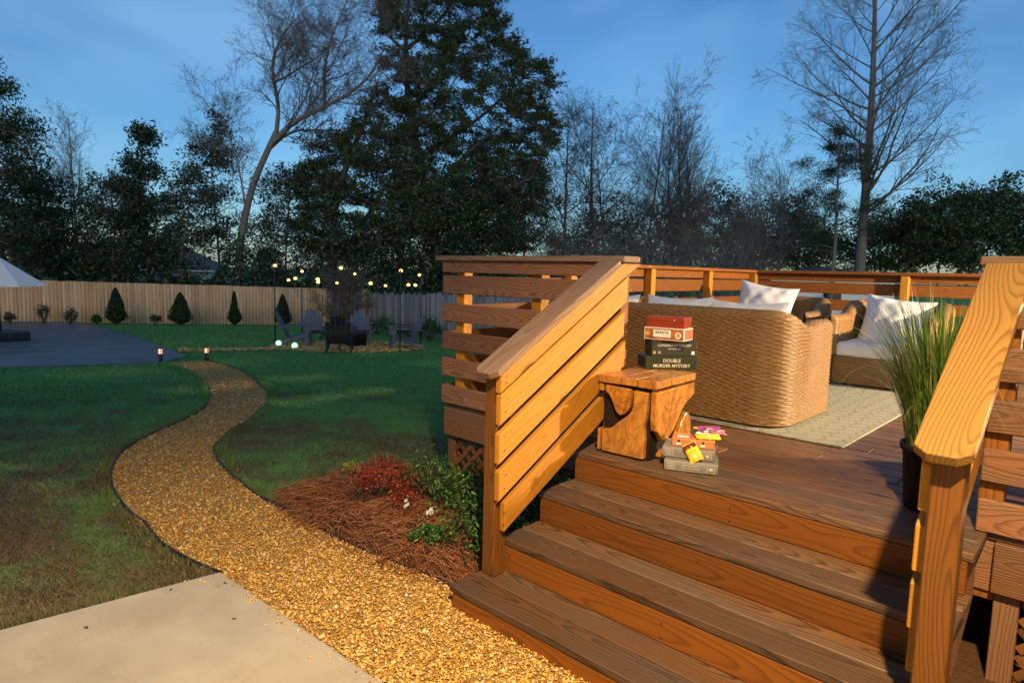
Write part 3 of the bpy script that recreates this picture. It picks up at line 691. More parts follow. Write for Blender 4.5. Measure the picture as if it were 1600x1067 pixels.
# the big sofa, its back to the steps
SW, SD = 2.14, 1.0
sofa = thing('wicker_sofa', 'large woven wicker sofa seen from behind, its right end brightly lit', 'sofa', (0.70-SW/2-0.0, 1.375, H0))
def sofa_top(s, S):
    e = np.minimum(s, S-s)
    back = 0.825; arm = 0.74
    f = np.clip((e-0.50)/0.45, 0, 1); f = f*f*(3-2*f)
    return arm+(back-arm)*f-0.03*np.exp(-((e-0.50)/0.13)**2)
th = 0.13
V, F = wicker_shell(upath(SW-th, SD-th/2, 0.16)+np.array([0, th/2]), sofa_top, th, 0.025, du=0.0105, dv=0.0032, inner_to=0.58)
o = link('woven_shell', npmesh('shell', V, F, True), WICK, sofa); o['kind'] = 'stuff'
board('plinth', sofa, SW-0.30, SD-0.30, 0.03, (0.70-SW/2, 1.375+SD/2, H0+0.018), (0, 0, 0), plain('dark_plinth', (0.02, 0.015, 0.012)), 0.004)
V, F = wicker_shell(np.array([(SW/2-0.14, SD-0.06), (-SW/2+0.14, SD-0.06)]), lambda s, S: 0.28+0*s, 0.05, 0.03, 0.015, 0.0062)
o = link('front_panel', npmesh('front', V, F, True), WICK, sofa); o['kind'] = 'stuff'
for k in (-1, 1):
    tag(link('seat_cushion', softbox(0.91, 0.80, 0.16, 0.05), CUSH, None, (sofa.location[0]+k*0.465, 1.375+0.56, H0+0.37)), 'off white seat cushion inside the big wicker sofa, '+('right' if k > 0 else 'left')+' one', 'cushion', 'seat cushions')
def put_pillow(label, loc, rot, a=0.5, t=0.17, seed=0):
    return tag(link('pillow', pillow(a, t, seed), CUSH, None, loc, rot), label, 'pillow', 'white scatter pillows')
for i, (x, y, z, rx, rz, a) in enumerate([(-0.95, 1.66, 0.60, 78, 4, 0.58), (-0.30, 1.66, 0.60, 76, -3, 0.60), (0.28, 1.66, 0.59, 76, 2, 0.60)]):
    put_pillow(['white pillow at the left end of the sofa back by the stair post', 'white pillow in the middle of the sofa back', 'white pillow at the right of the sofa back, above the woven end'][i],
               (x, y, H0+z), (R_(rx), 0, R_(rz)), a, 0.18, i)

def armchair(name, label, loc, w, d, rz, fine=1.0, back=0.84, arm=0.70):
    t = thing(name, label, 'armchair', loc, rz)
    th = 0.13
    def top(s, S):
        e = np.minimum(s, S-s); f = np.clip((e-0.42)/0.42, 0, 1); f = f*f*(3-2*f)
        return arm+(back-arm)*f
    V, F = wicker_shell(upath(w-th, d-th/2, 0.18)+np.array([0, th/2]), top, th, 0.03, 0.0125*fine, 0.0050*fine, inner_to=0.36)
    o = link('woven_shell', npmesh('shell', V, F, True), WICK, t); o['kind'] = 'stuff'
    V, F = wicker_shell(np.array([(w/2-0.10, d-0.05), (-w/2+0.10, d-0.05)]), lambda s, S: 0.30+0*s, 0.06, 0.03, 0.0125*fine, 0.0050*fine)
    o = link('front_panel', npmesh('front', V, F, True), WICK, t); o['kind'] = 'stuff'
    return t
# two armchairs facing the steps (rotated so their opening looks toward -Y)
armchair('wicker_armchair', 'woven wicker armchair with seat cushion behind the ornamental grass', (0.62, 4.85, H0), 0.98, 0.97, math.pi, 1.15)
tag(link('seat_cushion', softbox(0.74, 0.78, 0.15, 0.05), CUSH, None, (0.62, 4.29, H0+0.36)), 'off white seat cushion in the armchair behind the ornamental grass', 'cushion', 'seat cushions')
put_pillow('large white pillow leaning in the armchair behind the ornamental grass', (0.62, 4.52, H0+0.59), (R_(66), R_(6), R_(4)), 0.64, 0.22, 5)
armchair('wicker_armchair', 'woven wicker armchair mostly hidden behind the big sofa', (-0.60, 4.95, H0), 0.98, 0.97, math.pi+0.08, 1.7)
tag(link('seat_cushion', softbox(0.74, 0.78, 0.15, 0.05), CUSH, None, (-0.60, 4.39, H0+0.36)), 'off white seat cushion in the armchair hidden behind the sofa', 'cushion', 'seat cushions')
put_pillow('big white pillow standing above the far right of the sofa back', (-0.72, 4.45, H0+0.665), (R_(76), R_(8), R_(8)), 0.66, 0.20, 6)
# wicker seat close behind the right railing, glowing through the slat gaps
armchair('wicker_armchair', 'brightly lit wicker armchair glimpsed between the dark slats at right', (3.05, 1.15, H0), 1.3, 0.95, 0.1, 1.6)

# rug
m = M('rug'); P = m.obj()
uv = m.mapping(P, (1, 1, 1)); sep = m.n('SeparateXYZ'); m.set(sep.inputs[0], uv)
a = m.math('SINE', m.math('MULTIPLY', m.math('ADD', sep.outputs[0], m.math('MULTIPLY', m.math('SINE', m.math('MULTIPLY', sep.outputs[1], 46.0)), 0.018)), 52.0))
b = m.math('SINE', m.math('MULTIPLY', m.math('SUBTRACT', sep.outputs[1], m.math('MULTIPLY', sep.outputs[0], 0.57)), 46.0))
lines = m.math('MAXIMUM', m.rng(a, 0.90, 0.99), m.math('MULTIPLY', m.rng(b, 0.88, 0.98), 1.0))
wv = m.noise(m.mapping(P, (220, 420, 1)), 1.0, 2)
c = m.mix(m.math('MULTIPLY', lines, m.rng(m.noise(P, 40, 2), 0.35, 0.6)), m.mix(wv, (0.28, 0.265, 0.20), (0.42, 0.40, 0.30)), (0.16, 0.13, 0.09))
m.bump(wv, 0.6, 0.004); RUG = m.out(c, 0.95, 0.1)
rug = tag(link('rug', boxmesh(2.8, 3.6, 0.010, 0.003, RUG), None, None, (-0.27, 3.10, H0+0.0065), (0, 0, 0)), 'beige outdoor rug with thin dark line pattern under the sofa', 'rug')

# ------------------------------------------------------------------ root side table
m = M('polished_root_wood'); P = m.obj(); w1 = m.noise(P, 3.5, 3, 0.6, 1.2); w2 = m.rng(m.noise(m.mapping(P, (7, 7, 3.5)), 1.3, 5, 0.6, 2.2), 0.3, 0.7)
rg = m.math('FRACT', m.math('MULTIPLY', w1, 13.0))
c = m.mix(w2, (0.56, 0.235, 0.032), (0.20, 0.055, 0.007)); c = m.mix(m.math('MULTIPLY', m.rng(rg, 0.55, 1.0), 0.7), c, (0.11, 0.032, 0.006))
c = m.mix(m.rng(m.orand(), 0, 1, 0, 0.3), c, (0.55, 0.29, 0.09))
ROOT = m.out(c, m.rng(w2, 0.0, 1.0, 0.14, 0.30), 0.5)
GAP_SHADE = plain('painted_gap_shade', (0.018, 0.010, 0.007), 0.8, 0.2)  # near-black colour stands in for shade in the gaps between blocks
TT = 0.465; TX0, TY0 = 0.128, 0.075
tb = thing('side_table', 'polished root wood block table with dark gaps beside the left stair railing', 'table', (TX0, TY0, H0), R_(3))
def smooth_poly(poly):
    out = []; n = len(poly)
    for i in range(n):
        a, b, c = np.array(poly[i-1]), np.array(poly[i]), np.array(poly[(i+1) % n]); e1 = (b-a)/np.linalg.norm(b-a); e2 = (c-b)/np.linalg.norm(c-b)
        if np.dot(e1, e2) < 0.35: out.append(tuple(b))           # keep sawn corners
        else: out += [tuple(b*.75+a*.25), tuple(b*.75+c*.25)]
    return out
def inset(poly, g):
    q = []; n = len(poly); ar = sum(poly[i][0]*poly[(i+1) % n][1]-poly[(i+1) % n][0]*poly[i][1] for i in range(n)); sg = 1 if ar > 0 else -1
    for i in range(n):
        a, b, c = np.array(poly[i-1]), np.array(poly[i]), np.array(poly[(i+1) % n]); e1 = (b-a)/np.linalg.norm(b-a); e2 = (c-b)/np.linalg.norm(c-b)
        n1 = np.array([-e1[1], e1[0]])*sg; n2 = np.array([-e2[1], e2[0]])*sg; m_ = n1+n2; m_ /= max(0.35, np.dot(m_, n1)) if np.linalg.norm(m_) > 1e-6 else 1
        q.append(tuple(b+m_*g))
    return q
def piece(nm, poly, depth, frame, bev=0.006, mat=None):
    poly = inset(smooth_poly(poly), 0.0055)
    me = prism(poly, depth, 'Y', bev); me.materials.append(mat or ROOT)
    o = link(nm, me, None, tb)
    if frame == 'front': o.location = (0, 0, 0)
    elif frame == 'right': o.location = (0.375, 0, 0); o.rotation_euler = (0, 0, math.pi/2)
    return o
tw, td = 0.375, 0.50
def fp(pts):   # outlines traced on the front face, in units of the face (width 375 mm, height 465 mm)
    return [(x*tw, z*TT) for x, z in pts]
# front face blocks
piece('block', fp([(0.08, 0.015), (0.84, 0.015), (0.845, 0.33), (0.82, 0.42), (0.86, 0.54), (0.885, 0.86), (0.60, 0.87), (0.615, 0.70), (0.58, 0.58), (0.46, 0.50), (0.36, 0.44), (0.25, 0.345), (0.08, 0.32)]), 0.17, 'front')
piece('block', fp([(0.11, 0.89), (0.575, 0.875), (0.60, 0.72), (0.57, 0.60), (0.44, 0.50), (0.33, 0.53), (0.25, 0.66), (0.19, 0.75), (0.11, 0.78)]), 0.15, 'front')
piece('block', fp([(0.0, 0.02), (0.065, 0.02), (0.065, 0.30), (0.0, 0.33)]), 0.15, 'front', 0.004)
piece('block', fp([(0.0, 0.79), (0.095, 0.775), (0.095, 0.89), (0.0, 0.895)]), 0.15, 'front', 0.004)
piece('block', fp([(0.10, 0.36), (0.23, 0.37), (0.27, 0.45), (0.20, 0.66), (0.12, 0.48)]), 0.08, 'front', 0.004).location = (0, 0.05, 0)
# right face blocks (frame x runs into the deck)
def rp(pts): return [(x*td, z*TT) for x, z in pts]
piece('block', rp([(0.0, 0.88), (0.98, 0.89), (1.0, 0.72), (0.72, 0.60), (0.60, 0.46), (0.52, 0.36), (0.36, 0.24), (0.20, 0.22), (0.12, 0.34), (0.0, 0.40)]), 0.035, 'right')
piece('block', rp([(0.62, 0.02), (0.93, 0.02), (0.95, 0.36), (0.86, 0.52), (0.76, 0.52), (0.66, 0.40), (0.58, 0.20)]), 0.14, 'right')
piece('block', rp([(0.20, 0.02), (0.56, 0.02), (0.50, 0.14), (0.34, 0.12), (0.24, 0.09)]), 0.12, 'right')
me = prism([(0.03, 0.005), (tw-0.045, 0.005), (tw-0.045, 0.419), (0.03, 0.419)], 0.26, 'Y'); me.materials.append(GAP_SHADE)
o = link('gap_shade_core', me, None, tb); o.location = (0, 0.035, 0)  # added core close behind the blocks so their gaps read dark
# top: sawn blocks with thin gaps
cuts = [0, 0.148, 0.255, tw]
for i in range(3):
    a, b = cuts[i]+0.0025, cuts[i+1]-0.0025
    for j, (c0, c1) in enumerate(((-0.004, 0.10+0.04*i), (0.105+0.04*i, 0.36), (0.365, td))):
        me = boxmesh(b-a, c1-c0, 0.045, 0.005, ROOT, 2)
        o = link('top_block', me, None, tb); o.location = ((a+b)/2, (c0+c1)/2, TT-0.0225+rnd.uniform(-0.001, 0.001))
ZT = H0+TT

# ------------------------------------------------------------------ things on the table and the floor
def text_mesh(txt, size, bold=0.0, space=1.0):
    cu = bpy.data.curves.new('lettering', 'FONT'); cu.body = txt; cu.size = size; cu.align_x = 'CENTER'; cu.align_y = 'CENTER'; cu.offset = bold; cu.space_character = space; cu.resolution_u = 3
    ob = bpy.data.objects.new('lettering', cu); COL.link(ob); bpy.context.view_layer.update()
    me = bpy.data.meshes.new_from_object(ob.evaluated_get(bpy.context.evaluated_depsgraph_get()))
    bpy.data.objects.remove(ob); bpy.data.curves.remove(cu)
    return me
PRW = plain('print_white', (0.78, 0.76, 0.70), 0.5, var=0.03)
PRY = plain('print_cream', (0.72, 0.66, 0.45), 0.5, var=0.03)
PRK = plain('print_black', (0.015, 0.014, 0.014), 0.5)
PRO = plain('print_orange', (0.75, 0.28, 0.06), 0.5)
def gamebox(name, label, front_l, front_r, depth, h, z, mat, cat='game box', bev=0.003):
    """box whose front bottom edge runs front_l -> front_r"""
    a = np.array(front_l); b = np.array(front_r); L = np.linalg.norm(b-a); d = (b-a)/L; rz = math.atan2(d[1], d[0])
    t = thing(name, label, cat, (*((a+b)/2), z), rz)
    me = boxmesh(L, depth, h, bev, mat, 2); o = link('body', me, None, t); o.location = (0, depth/2, h/2)
    return t, L, h, depth
def on_front(t, txt, size, x, z, mat, bold=0.0, name='lettering'):
    me = text_mesh(txt, size, bold); me.materials.append(mat); o = link(name, me, None, t); o.location = (x, -0.0012, z); o.rotation_euler = (math.pi/2, 0, 0); return o
def patch(t, name, x, z, w, h, mat, rz=0.0, off=-0.0008, face='front', L=0, D=0):
    me = pymesh('patch', [(-w/2, 0, -h/2), (w/2, 0, -h/2), (w/2, 0, h/2), (-w/2, 0, h/2)], [(0, 1, 2, 3)]); me.materials.append(mat)
    o = link(name, me, None, t)
    if face == 'front': o.location = (x, off, z); o.rotation_euler = (0, rz, 0)
    elif face == 'right': o.location = (L/2-off, x, z); o.rotation_euler = (0, 0, math.pi/2)
    elif face == 'left': o.location = (-L/2+off, x, z); o.rotation_euler = (0, 0, -math.pi/2)
    elif face == 'top': o.location = (x, z, D-off); o.rotation_euler = (math.pi/2, 0, rz)
    return o
def disc(t, name, x, z, r, mat, off=-0.0012):
    me = pymesh('disc', [(r*math.cos(a), 0, r*math.sin(a)) for a in np.linspace(0, 2*math.pi, 16, endpoint=False)], [tuple(range(16))]); me.materials.append(mat)
    o = link(name, me, None, t); o.location = (x, off, z); return o
m = M('speckled_green_card'); n = m.noise(m.obj(), 130, 3, 0.7); n2 = m.noise(m.obj(), 12, 3)
GRN = m.out(m.mix(m.rng(n, 0.64, 0.72, 0, 0.55), m.mix(n2, (0.018, 0.024, 0.014), (0.045, 0.05, 0.026)), (0.16, 0.13, 0.06)), 0.42, 0.4)
OLV = plain('olive_card', (0.045, 0.042, 0.028), 0.45)
GX = np.array([0.655, 0.755])           # direction of the box fronts (turned to the camera)
b1 = np.array([0.195, 0.470])
t, L, h, D = gamebox('game_box', 'dark green murder mystery game box, lowest on the root table', b1, b1+GX*0.335, 0.17, 0.078, ZT, GRN)
on_front(t, 'DOUBLE', 0.030, 0.0, h*0.68, PRY, 0.0003); on_front(t, 'MURDER MYSTERY', 0.0285, 0.0, h*0.27, PRY, 0.0003)
z = ZT+h+0.001; b2 = b1+GX*0.035+np.array([-0.02, 0.035])
t, L, h, D = gamebox('game_box', 'olive black conspiracy game box in the middle of the stack', b2, b2+GX*0.29, 0.15, 0.100, z, OLV)
on_front(t, 'CONSPIRACY THEORY', 0.0215, 0.0, h*0.66, PRW, 0.0); on_front(t, 'TRIVIA BOARD GAME', 0.0085, 0.0, h*0.44, PRW, 0.0002)
disc(t, 'badge', -0.128, h*0.22, 0.010, PRO); disc(t, 'badge', -0.096, h*0.22, 0.010, plain('print_lilac', (0.30, 0.25, 0.38))); patch(t, 'barcode', 0.122, h*0.2, 0.02, 0.022, PRW)
z += h+0.001
PINKW = plain('pale_pink_card', (0.72, 0.60, 0.54), 0.5, var=0.04)
RED = plain('coral_red_card', (0.62, 0.10, 0.05), 0.5)
c3 = np.array([0.385, 0.590]); d3 = np.array([0.985, 0.17])
t, L, h, D = gamebox('game_box', 'flat red and white printed box below the wooden box', c3-d3*0.262, c3, 0.16, 0.078, z, PINKW)
patch(t, 'picture', 0, h/2, L-0.016, h-0.014, plain('print_photo', (0.30, 0.10, 0.03), 0.4, var=0.8, scale=26))
patch(t, 'label_panel', -0.012, h*0.53, 0.115, 0.046, PRW, off=-0.0014)
o = on_front(t, 'BARISTA', 0.023, -0.012, h*0.6, PRK, 0.0004); o.location.y = -0.002
disc(t, 'cup_picture', 0.092, h*0.45, 0.021, PRW, -0.0014); disc(t, 'coffee_picture', 0.092, h*0.45, 0.014, plain('print_tan', (0.55, 0.33, 0.15)), -0.0018); disc(t, 'cup_picture', -0.108, h*0.5, 0.013, plain('print_ochre', (0.7, 0.4, 0.1)), -0.0014)
patch(t, 'side_panel', D/2, h/2, D-0.014, h-0.014, RED, face='right', L=L)
z += h+0.001
m = M('red_lacquered_wood'); n = m.noise(m.mapping(m.obj(), (4, 30, 30)), 1.5, 3); REDW = m.out(m.mix(n, (0.20, 0.022, 0.010), (0.33, 0.045, 0.018)), 0.25, 0.5)
c4 = c3+np.array([-0.012, 0.012])
t, L, h, D = gamebox('wooden_box', 'red lacquered wooden box on top of the game stack', c4-d3*0.245, c4, 0.14, 0.066, z, REDW, 'box', 0.002)
patch(t, 'lid_gap', 0, h*0.62, L-0.002, 0.0022, PRK); patch(t, 'lid_gap', D/2, h*0.62, D-0.002, 0.0022, PRK, face='right', L=L)
disc(t, 'clasp', 0.06, h*0.72, 0.004, PRY)

# books and sweets at the foot of the table
BKG = plain('book_cloth', (0.20, 0.18, 0.155), 0.6, var=0.15, scale=60, bump=0.1)
PAGE = plain('book_pages', (0.62, 0.50, 0.28), 0.8, var=0.1, scale=200)
GOLD = plain('spine_print', (0.50, 0.46, 0.38), 0.5, var=0.05)
def book(label, A, B, D, h, z, words):
    A = np.array(A); B = np.array(B); L = np.linalg.norm(B-A); d = (B-A)/L
    t = thing('book', label, 'book', (*((A+B)/2), z), math.atan2(d[1], d[0]))
    # cover: rounded spine at the front, boards top and bottom
    k = 6; poly = [(D, 0), (0.008, 0)]+[(0.008-0.010*math.sin(a), h/2-h/2*math.cos(a)) for a in np.linspace(0.3, math.pi-0.3, k)]+[(0.008, h), (D, h), (D, h-0.005), (0.014, h-0.005), (0.014, 0.005), (D, 0.005)]
    me = prism(poly, L, 'Y', 0); me.materials.append(BKG); o = link('cover', me, None, t); o.rotation_euler = (0, 0, math.pi/2); o.location = (L/2, 0, 0)
    me = boxmesh(L-0.012, D-0.024, h-0.0115, 0.001, PAGE); o = link('pages', me, None, t); o.location = (0, 0.014+(D-0.024)/2+0.0005, h/2)
    for x in (-0.30*L, 0.30*L): patch(t, 'spine_rule', x, h/2, 0.0022, h*0.70, GOLD, off=-0.0036)
    for zz in (0.17*h, 0.83*h): patch(t, 'spine_rule', 0, zz, L*0.88, 0.0018, GOLD, off=-0.0034)
    for x in (-0.44*L, 0.44*L): patch(t, 'spine_rule', x, h/2, 0.0022, h*0.66, GOLD, off=-0.0036)
    for i in range(4): patch(t, 'spine_ornament', -0.37*L, h*(0.28+0.15*i), 0.026, 0.004, GOLD, off=-0.0036)
    patch(t, 'spine_ornament', 0.37*L, h*0.5, 0.018, 0.016, GOLD, off=-0.0036)
    for i, w in enumerate(words):
        o = on_front(t, w[0], w[1], 0, h*w[2], GOLD, 0.0002); o.location.y = -0.0042
    return t
book('thick grey book with ornate spine, at the bottom on the deck', (0.598, 0.050), (0.848, 0.172), 0.185, 0.060, H0+0.001, [('BRITANNICA', 0.016, 0.64), ('ENCYCLOPEDIA', 0.013, 0.38)])
book('thick grey book lying on top of the other grey book', (0.562, 0.088), (0.815, 0.190), 0.19, 0.060, H0+0.062, [])
ORG = plain('orange_card', (0.66, 0.20, 0.07), 0.45)
t, L, h, D = gamebox('card_box', 'orange card box on the grey books under the sweets', (0.597, 0.125), (0.797, 0.215), 0.15, 0.044, H0+0.124, ORG, 'box')
for x in (-0.075, 0.052):
    patch(t, 'printed_cup', x, h*0.33, 0.022, 0.012, PRW); patch(t, 'printed_handle', x+0.001, h*0.66, 0.012, 0.014, PRK, 0.5)
patch(t, 'lid_line', 0, h*0.93, L-0.004, 0.002, plain('pale_peach', (0.72, 0.42, 0.25)))
patch(t, 'printed_pattern', -0.055, 0.05, 0.06, 0.05, PRW, face='top', D=h)
def packet(label, loc, rot, w, l, mat, bandmat, words=None):
    n = 12; u = np.linspace(-1, 1, n); U, Vv = np.meshgrid(u, u, indexing='ij')
    th = 0.009*np.clip(1-np.abs(U)**3, 0, 1)**0.6*np.clip(1-np.abs(Vv)**3, 0, 1)**0.6; wr = 0.0018*np.sin(U*9+Vv*5)*np.sin(Vv*8)
    A = np.stack([U*w/2, Vv*l/2, th+wr], -1).reshape(-1, 3); B = np.stack([U*w/2, Vv*l/2, -th+wr], -1).reshape(-1, 3)
    I = np.arange(n*n).reshape(n, n); q = np.stack([I[:-1, :-1], I[1:, :-1], I[1:, 1:], I[:-1, 1:]], -1).reshape(-1, 4)
    t = thing('sweet_packet', label, 'packet', loc)
    t.rotation_euler = rot
    link('wrapper', npmesh('packet', np.concatenate([A, B]), np.concatenate([q, q[:, ::-1]+n*n]), True), mat, t)
    me = pymesh('band', [(-w*0.48, l*0.22, 0.0085), (w*0.48, l*0.22, 0.0085), (w*0.48, l*0.44, 0.0085), (-w*0.48, l*0.44, 0.0085)], [(0, 1, 2, 3)]); me.materials.append(bandmat)
    link('printed_band', me, None, t)
    if words:
        me = text_mesh(words, 0.014, 0.0004); me.materials.append(PRW); o = link('lettering', me, None, t); o.location = (0, l*0.33, 0.0095)
    me = pymesh('badge', [(0.012*math.cos(a), -l*0.22+0.012*math.sin(a), 0.0098) for a in np.linspace(0, 6.28, 12, endpoint=False)], [tuple(range(12))]); me.materials.append(PRY); link('printed_badge', me, None, t)
    return t
YEL = plain('yellow_foil', (0.80, 0.55, 0.03), 0.25, 0.6, var=0.2, scale=40); PUR = plain('purple_foil', (0.30, 0.05, 0.30), 0.25, 0.6, var=0.5, scale=50); BLK = plain('dark_foil', (0.05, 0.045, 0.03), 0.3, 0.6, var=0.6, scale=60)
MAR = plain('print_maroon', (0.16, 0.02, 0.015), 0.4); PNK = plain('pink_foil', (0.45, 0.12, 0.16), 0.3, 0.6, var=0.4, scale=50)
fr = math.atan2(0.09, 0.2)
packet('yellow sweet packet hanging over the front of the grey book', (0.722, 0.128, H0+0.112), (R_(74), R_(-32), fr), 0.072, 0.105, YEL, MAR)
packet('yellow sweet packet lying on the orange box', (0.745, 0.245, H0+0.182), (R_(14), 0, fr+0.25), 0.13, 0.06, YEL, PRW)
packet('dark crinkled sweet packet behind the yellow one', (0.688, 0.262, H0+0.190), (R_(16), R_(8), fr-0.2), 0.09, 0.07, BLK, YEL)
packet('purple sweet packet on top of the pile', (0.715, 0.305, H0+0.205), (R_(18), R_(-4), fr+0.1), 0.13, 0.05, PUR, PNK)
packet('pink sweet packet at the back of the pile', (0.765, 0.315, H0+0.198), (R_(8), R_(10), fr+0.5), 0.10, 0.05, PNK, PRW)

# ------------------------------------------------------------------ potted ornamental grass
POTX, POTY = 1.752, 0.47
pl = thing('potted_grass', 'tall ornamental grass in a black nursery pot by the right stair railing', 'plant', (POTX, POTY, H0+0.001))
POT = plain('black_pot', (0.008, 0.008, 0.009), 0.65, 0.15)
link('pot', lathe([(0.0, 0.0), (0.105, 0.0), (0.112, 0.02), (0.13, 0.27), (0.142, 0.272), (0.144, 0.30), (0.136, 0.302), (0.128, 0.27), (0.0, 0.265)], 32, False), POT, pl)
link('soil', lathe([(0.0, 0.266), (0.127, 0.268)], 24, False), plain('potting_soil', (0.02, 0.014, 0.009), 0.9), pl)
def arching(n, base_r, hmin, hmax, spread, wid, droop, seed, z0=0.265, segs=9):
    r = np.random.default_rng(seed)
    a = r.uniform(0, 2*math.pi, n); br = base_r*np.sqrt(r.uniform(0, 1, n)); L = r.uniform(hmin, hmax, n)
    t = np.linspace(0, 1, segs)
    tilt0 = r.uniform(0.0, 0.22, n); bend = np.abs(r.normal(0, spread, n))+droop*r.uniform(0, 1, n)**3
    ang = tilt0[:, None]+bend[:, None]*t[None, :]**1.6
    ds = L[:, None]/(segs-1)
    rad = np.cumsum(np.sin(ang)*ds, 1)-np.sin(ang[:, :1])*ds; zz = np.cumsum(np.cos(ang)*ds, 1)-np.cos(ang[:, :1])*ds
    da = a+r.normal(0, 0.35, n)
    cx = br*np.cos(a); cy = br*np.sin(a)
    X = cx[:, None]+rad*np.cos(da)[:, None]; Y = cy[:, None]+rad*np.sin(da)[:, None]; Z = z0+zz
    C = np.stack([X, Y, Z], -1)
    side = np.stack([-np.sin(da), np.cos(da), 0*da], 1)[:, None, :]
    w = wid*(1-t**2.5)[None, :, None]*r.uniform(0.6, 1.2, n)[:, None, None]+0.0003
    V = np.stack([C-side*w, C+side*w], 2).reshape(-1, 3)
    I = np.arange(n*segs*2).reshape(n, segs, 2)
    F = np.stack([I[:, :-1, 0], I[:, 1:, 0], I[:, 1:, 1], I[:, :-1, 1]], -1).reshape(-1, 4)
    return V, F
m = M('ornamental_grass'); isl = m.island()
OG = m.out(m.ramp(isl, [(0, (0.03, 0.08, 0.012)), (0.45, (0.07, 0.15, 0.022)), (0.8, (0.14, 0.21, 0.035)), (0.93, (0.28, 0.25, 0.08)), (1, (0.38, 0.29, 0.13))]), 0.5, 0.35)
V, F = merge([arching(900, 0.115, 0.42, 0.80, 0.46, 0.0034, 0.5, 1), arching(260, 0.115, 0.5, 0.85, 0.9, 0.0022, 1.5, 2)])
o = link('grass_blades', npmesh('blades', V, F, True), OG, pl); o['kind'] = 'stuff'

# ------------------------------------------------------------------ planting bed
m = M('pine_straw_bed'); P = m.gen_pos(); n = m.noise(P, 30, 4, 0.7)
m.bump(n, 0.8, 0.02); BEDM = m.out(m.mix(n, (0.035, 0.018, 0.010), (0.13, 0.065, 0.032)), 0.9, 0.1)
bx0, by0 = BED_POLY.min(0); bx1, by1 = BED_POLY.max(0)
gx = np.linspace(bx0, bx1, 90); gy = np.linspace(by0, by1, 60); GXm, GYm = np.meshgrid(gx, gy, indexing='ij')
inside = inpoly(GXm.ravel(), GYm.ravel(), BED_POLY)
def edge_dist(x, y, poly):
    d = np.full(len(x), 1e9); n = len(poly)
    for i in range(n):
        a = poly[i]; b = poly[(i+1) % n]; ab = b-a; t = np.clip(((x-a[0])*ab[0]+(y-a[1])*ab[1])/(ab@ab+1e-9), 0, 1)
        d = np.minimum(d, np.hypot(x-a[0]-t*ab[0], y-a[1]-t*ab[1]))
    return d
def bed_h(x, y):
    x = np.atleast_1d(x); y = np.atleast_1d(y)
    ed = edge_dist(x, y, BED_POLY)*np.where(inpoly(x, y, BED_POLY), 1, -0.3)
    return gz(x, y)+np.clip(ed*0.25, -0.02, 0.05)+0.012*np.sin(x*9)*np.sin(y*8)
Zb = bed_h(GXm.ravel(), GYm.ravel())
I = np.arange(90*60).reshape(90, 60); F = np.stack([I[:-1, :-1], I[1:, :-1], I[1:, 1:], I[:-1, 1:]], -1).reshape(-1, 4)
F = F[inside[F].all(1)]
tag(link('mulch_bed', npmesh('bed', np.stack([GXm.ravel(), GYm.ravel(), Zb], 1), F, True), BEDM), 'pine straw mulch bed between the path and the deck', kind='structure')
def needles(n):
    x = rng.uniform(bx0-0.1, bx1, n*2); y = rng.uniform(by0-0.1, by1, n*2)
    ok = edge_dist(x, y, BED_POLY)*np.where(inpoly(x, y, BED_POLY), 1, -1) > -0.05
    ok &= ~inpoly(x, y, PATH_POLY) & ~((x > -0.02) & (y > -0.95))
    x, y = x[ok][:n], y[ok][:n]; n = len(x)
    cl = np.sin(x*5+1)+np.sin(y*6+x*2)
    a = cl*1.2+rng.normal(0, 0.9, n); L = rng.uniform(0.09, 0.2, n); bend = rng.normal(0, 0.8, n)
    t = np.linspace(-0.5, 0.5, 3)
    ang = a[:, None]+bend[:, None]*t[None]
    X = x[:, None]+np.cumsum(np.cos(ang), 1)*L[:, None]/3; Y = y[:, None]+np.cumsum(np.sin(ang), 1)*L[:, None]/3
    pitch = rng.normal(0, 0.16, n); z = bed_h(x, y)+rng.uniform(0.0, 0.045, n)
    Z = z[:, None]+t[None]*L[:, None]*np.sin(pitch)[:, None]-(t[None]**2)*0.05
    P3 = np.stack([X, Y, Z], -1)
    return tubes(P3, np.full((n, 3), 0.0016)*rng.uniform(0.7, 1.5, n)[:, None], 3)
m = M('pine_needles'); isl = m.island()
NEED = m.out(m.ramp(isl, [(0, (0.11, 0.04, 0.018)), (0.5, (0.32, 0.115, 0.045)), (0.85, (0.44, 0.18, 0.075)), (1, (0.55, 0.32, 0.17))]), 0.6, 0.3)
V, F = needles(11500)
tag(link('pine_straw', npmesh('needles', V, F), NEED), 'reddish brown pine straw spread over the planting bed', 'pine straw', kind='stuff')

# ------------------------------------------------------------------ leaf helpers
def leaf_mat(name, stops, rough=0.5, spec=0.3):
    m = M(name); return m.out(m.ramp(m.island(), stops), rough, spec)
def leaves(C, size, asp=0.45, rs=None, upw=0.3):
    """one folded leaf (two triangles sharing the midrib) at each centre"""
    r = rs or rng; n = len(C)
    d = r.normal(0, 1, (n, 3)); d[:, 2] += upw; d /= np.linalg.norm(d, axis=1, keepdims=True)
    q = np.cross(d, r.normal(0, 1, (n, 3))); q /= np.linalg.norm(q, axis=1, keepdims=True)+1e-9
    nrm = np.cross(d, q); s = (size*r.uniform(0.6, 1.3, n))[:, None]
    a = C-d*s*0.5; b = C+d*s*0.5; e = C+q*s*asp*0.5+nrm*s*0.10; f = C-q*s*asp*0.5+nrm*s*0.10
    V = np.stack([a, e, b, f], 1).reshape(-1, 3); I = np.arange(n*4).reshape(n, 4)
    F = np.concatenate([I[:, [0, 1, 2]], I[:, [0, 2, 3]]])
    return V, F
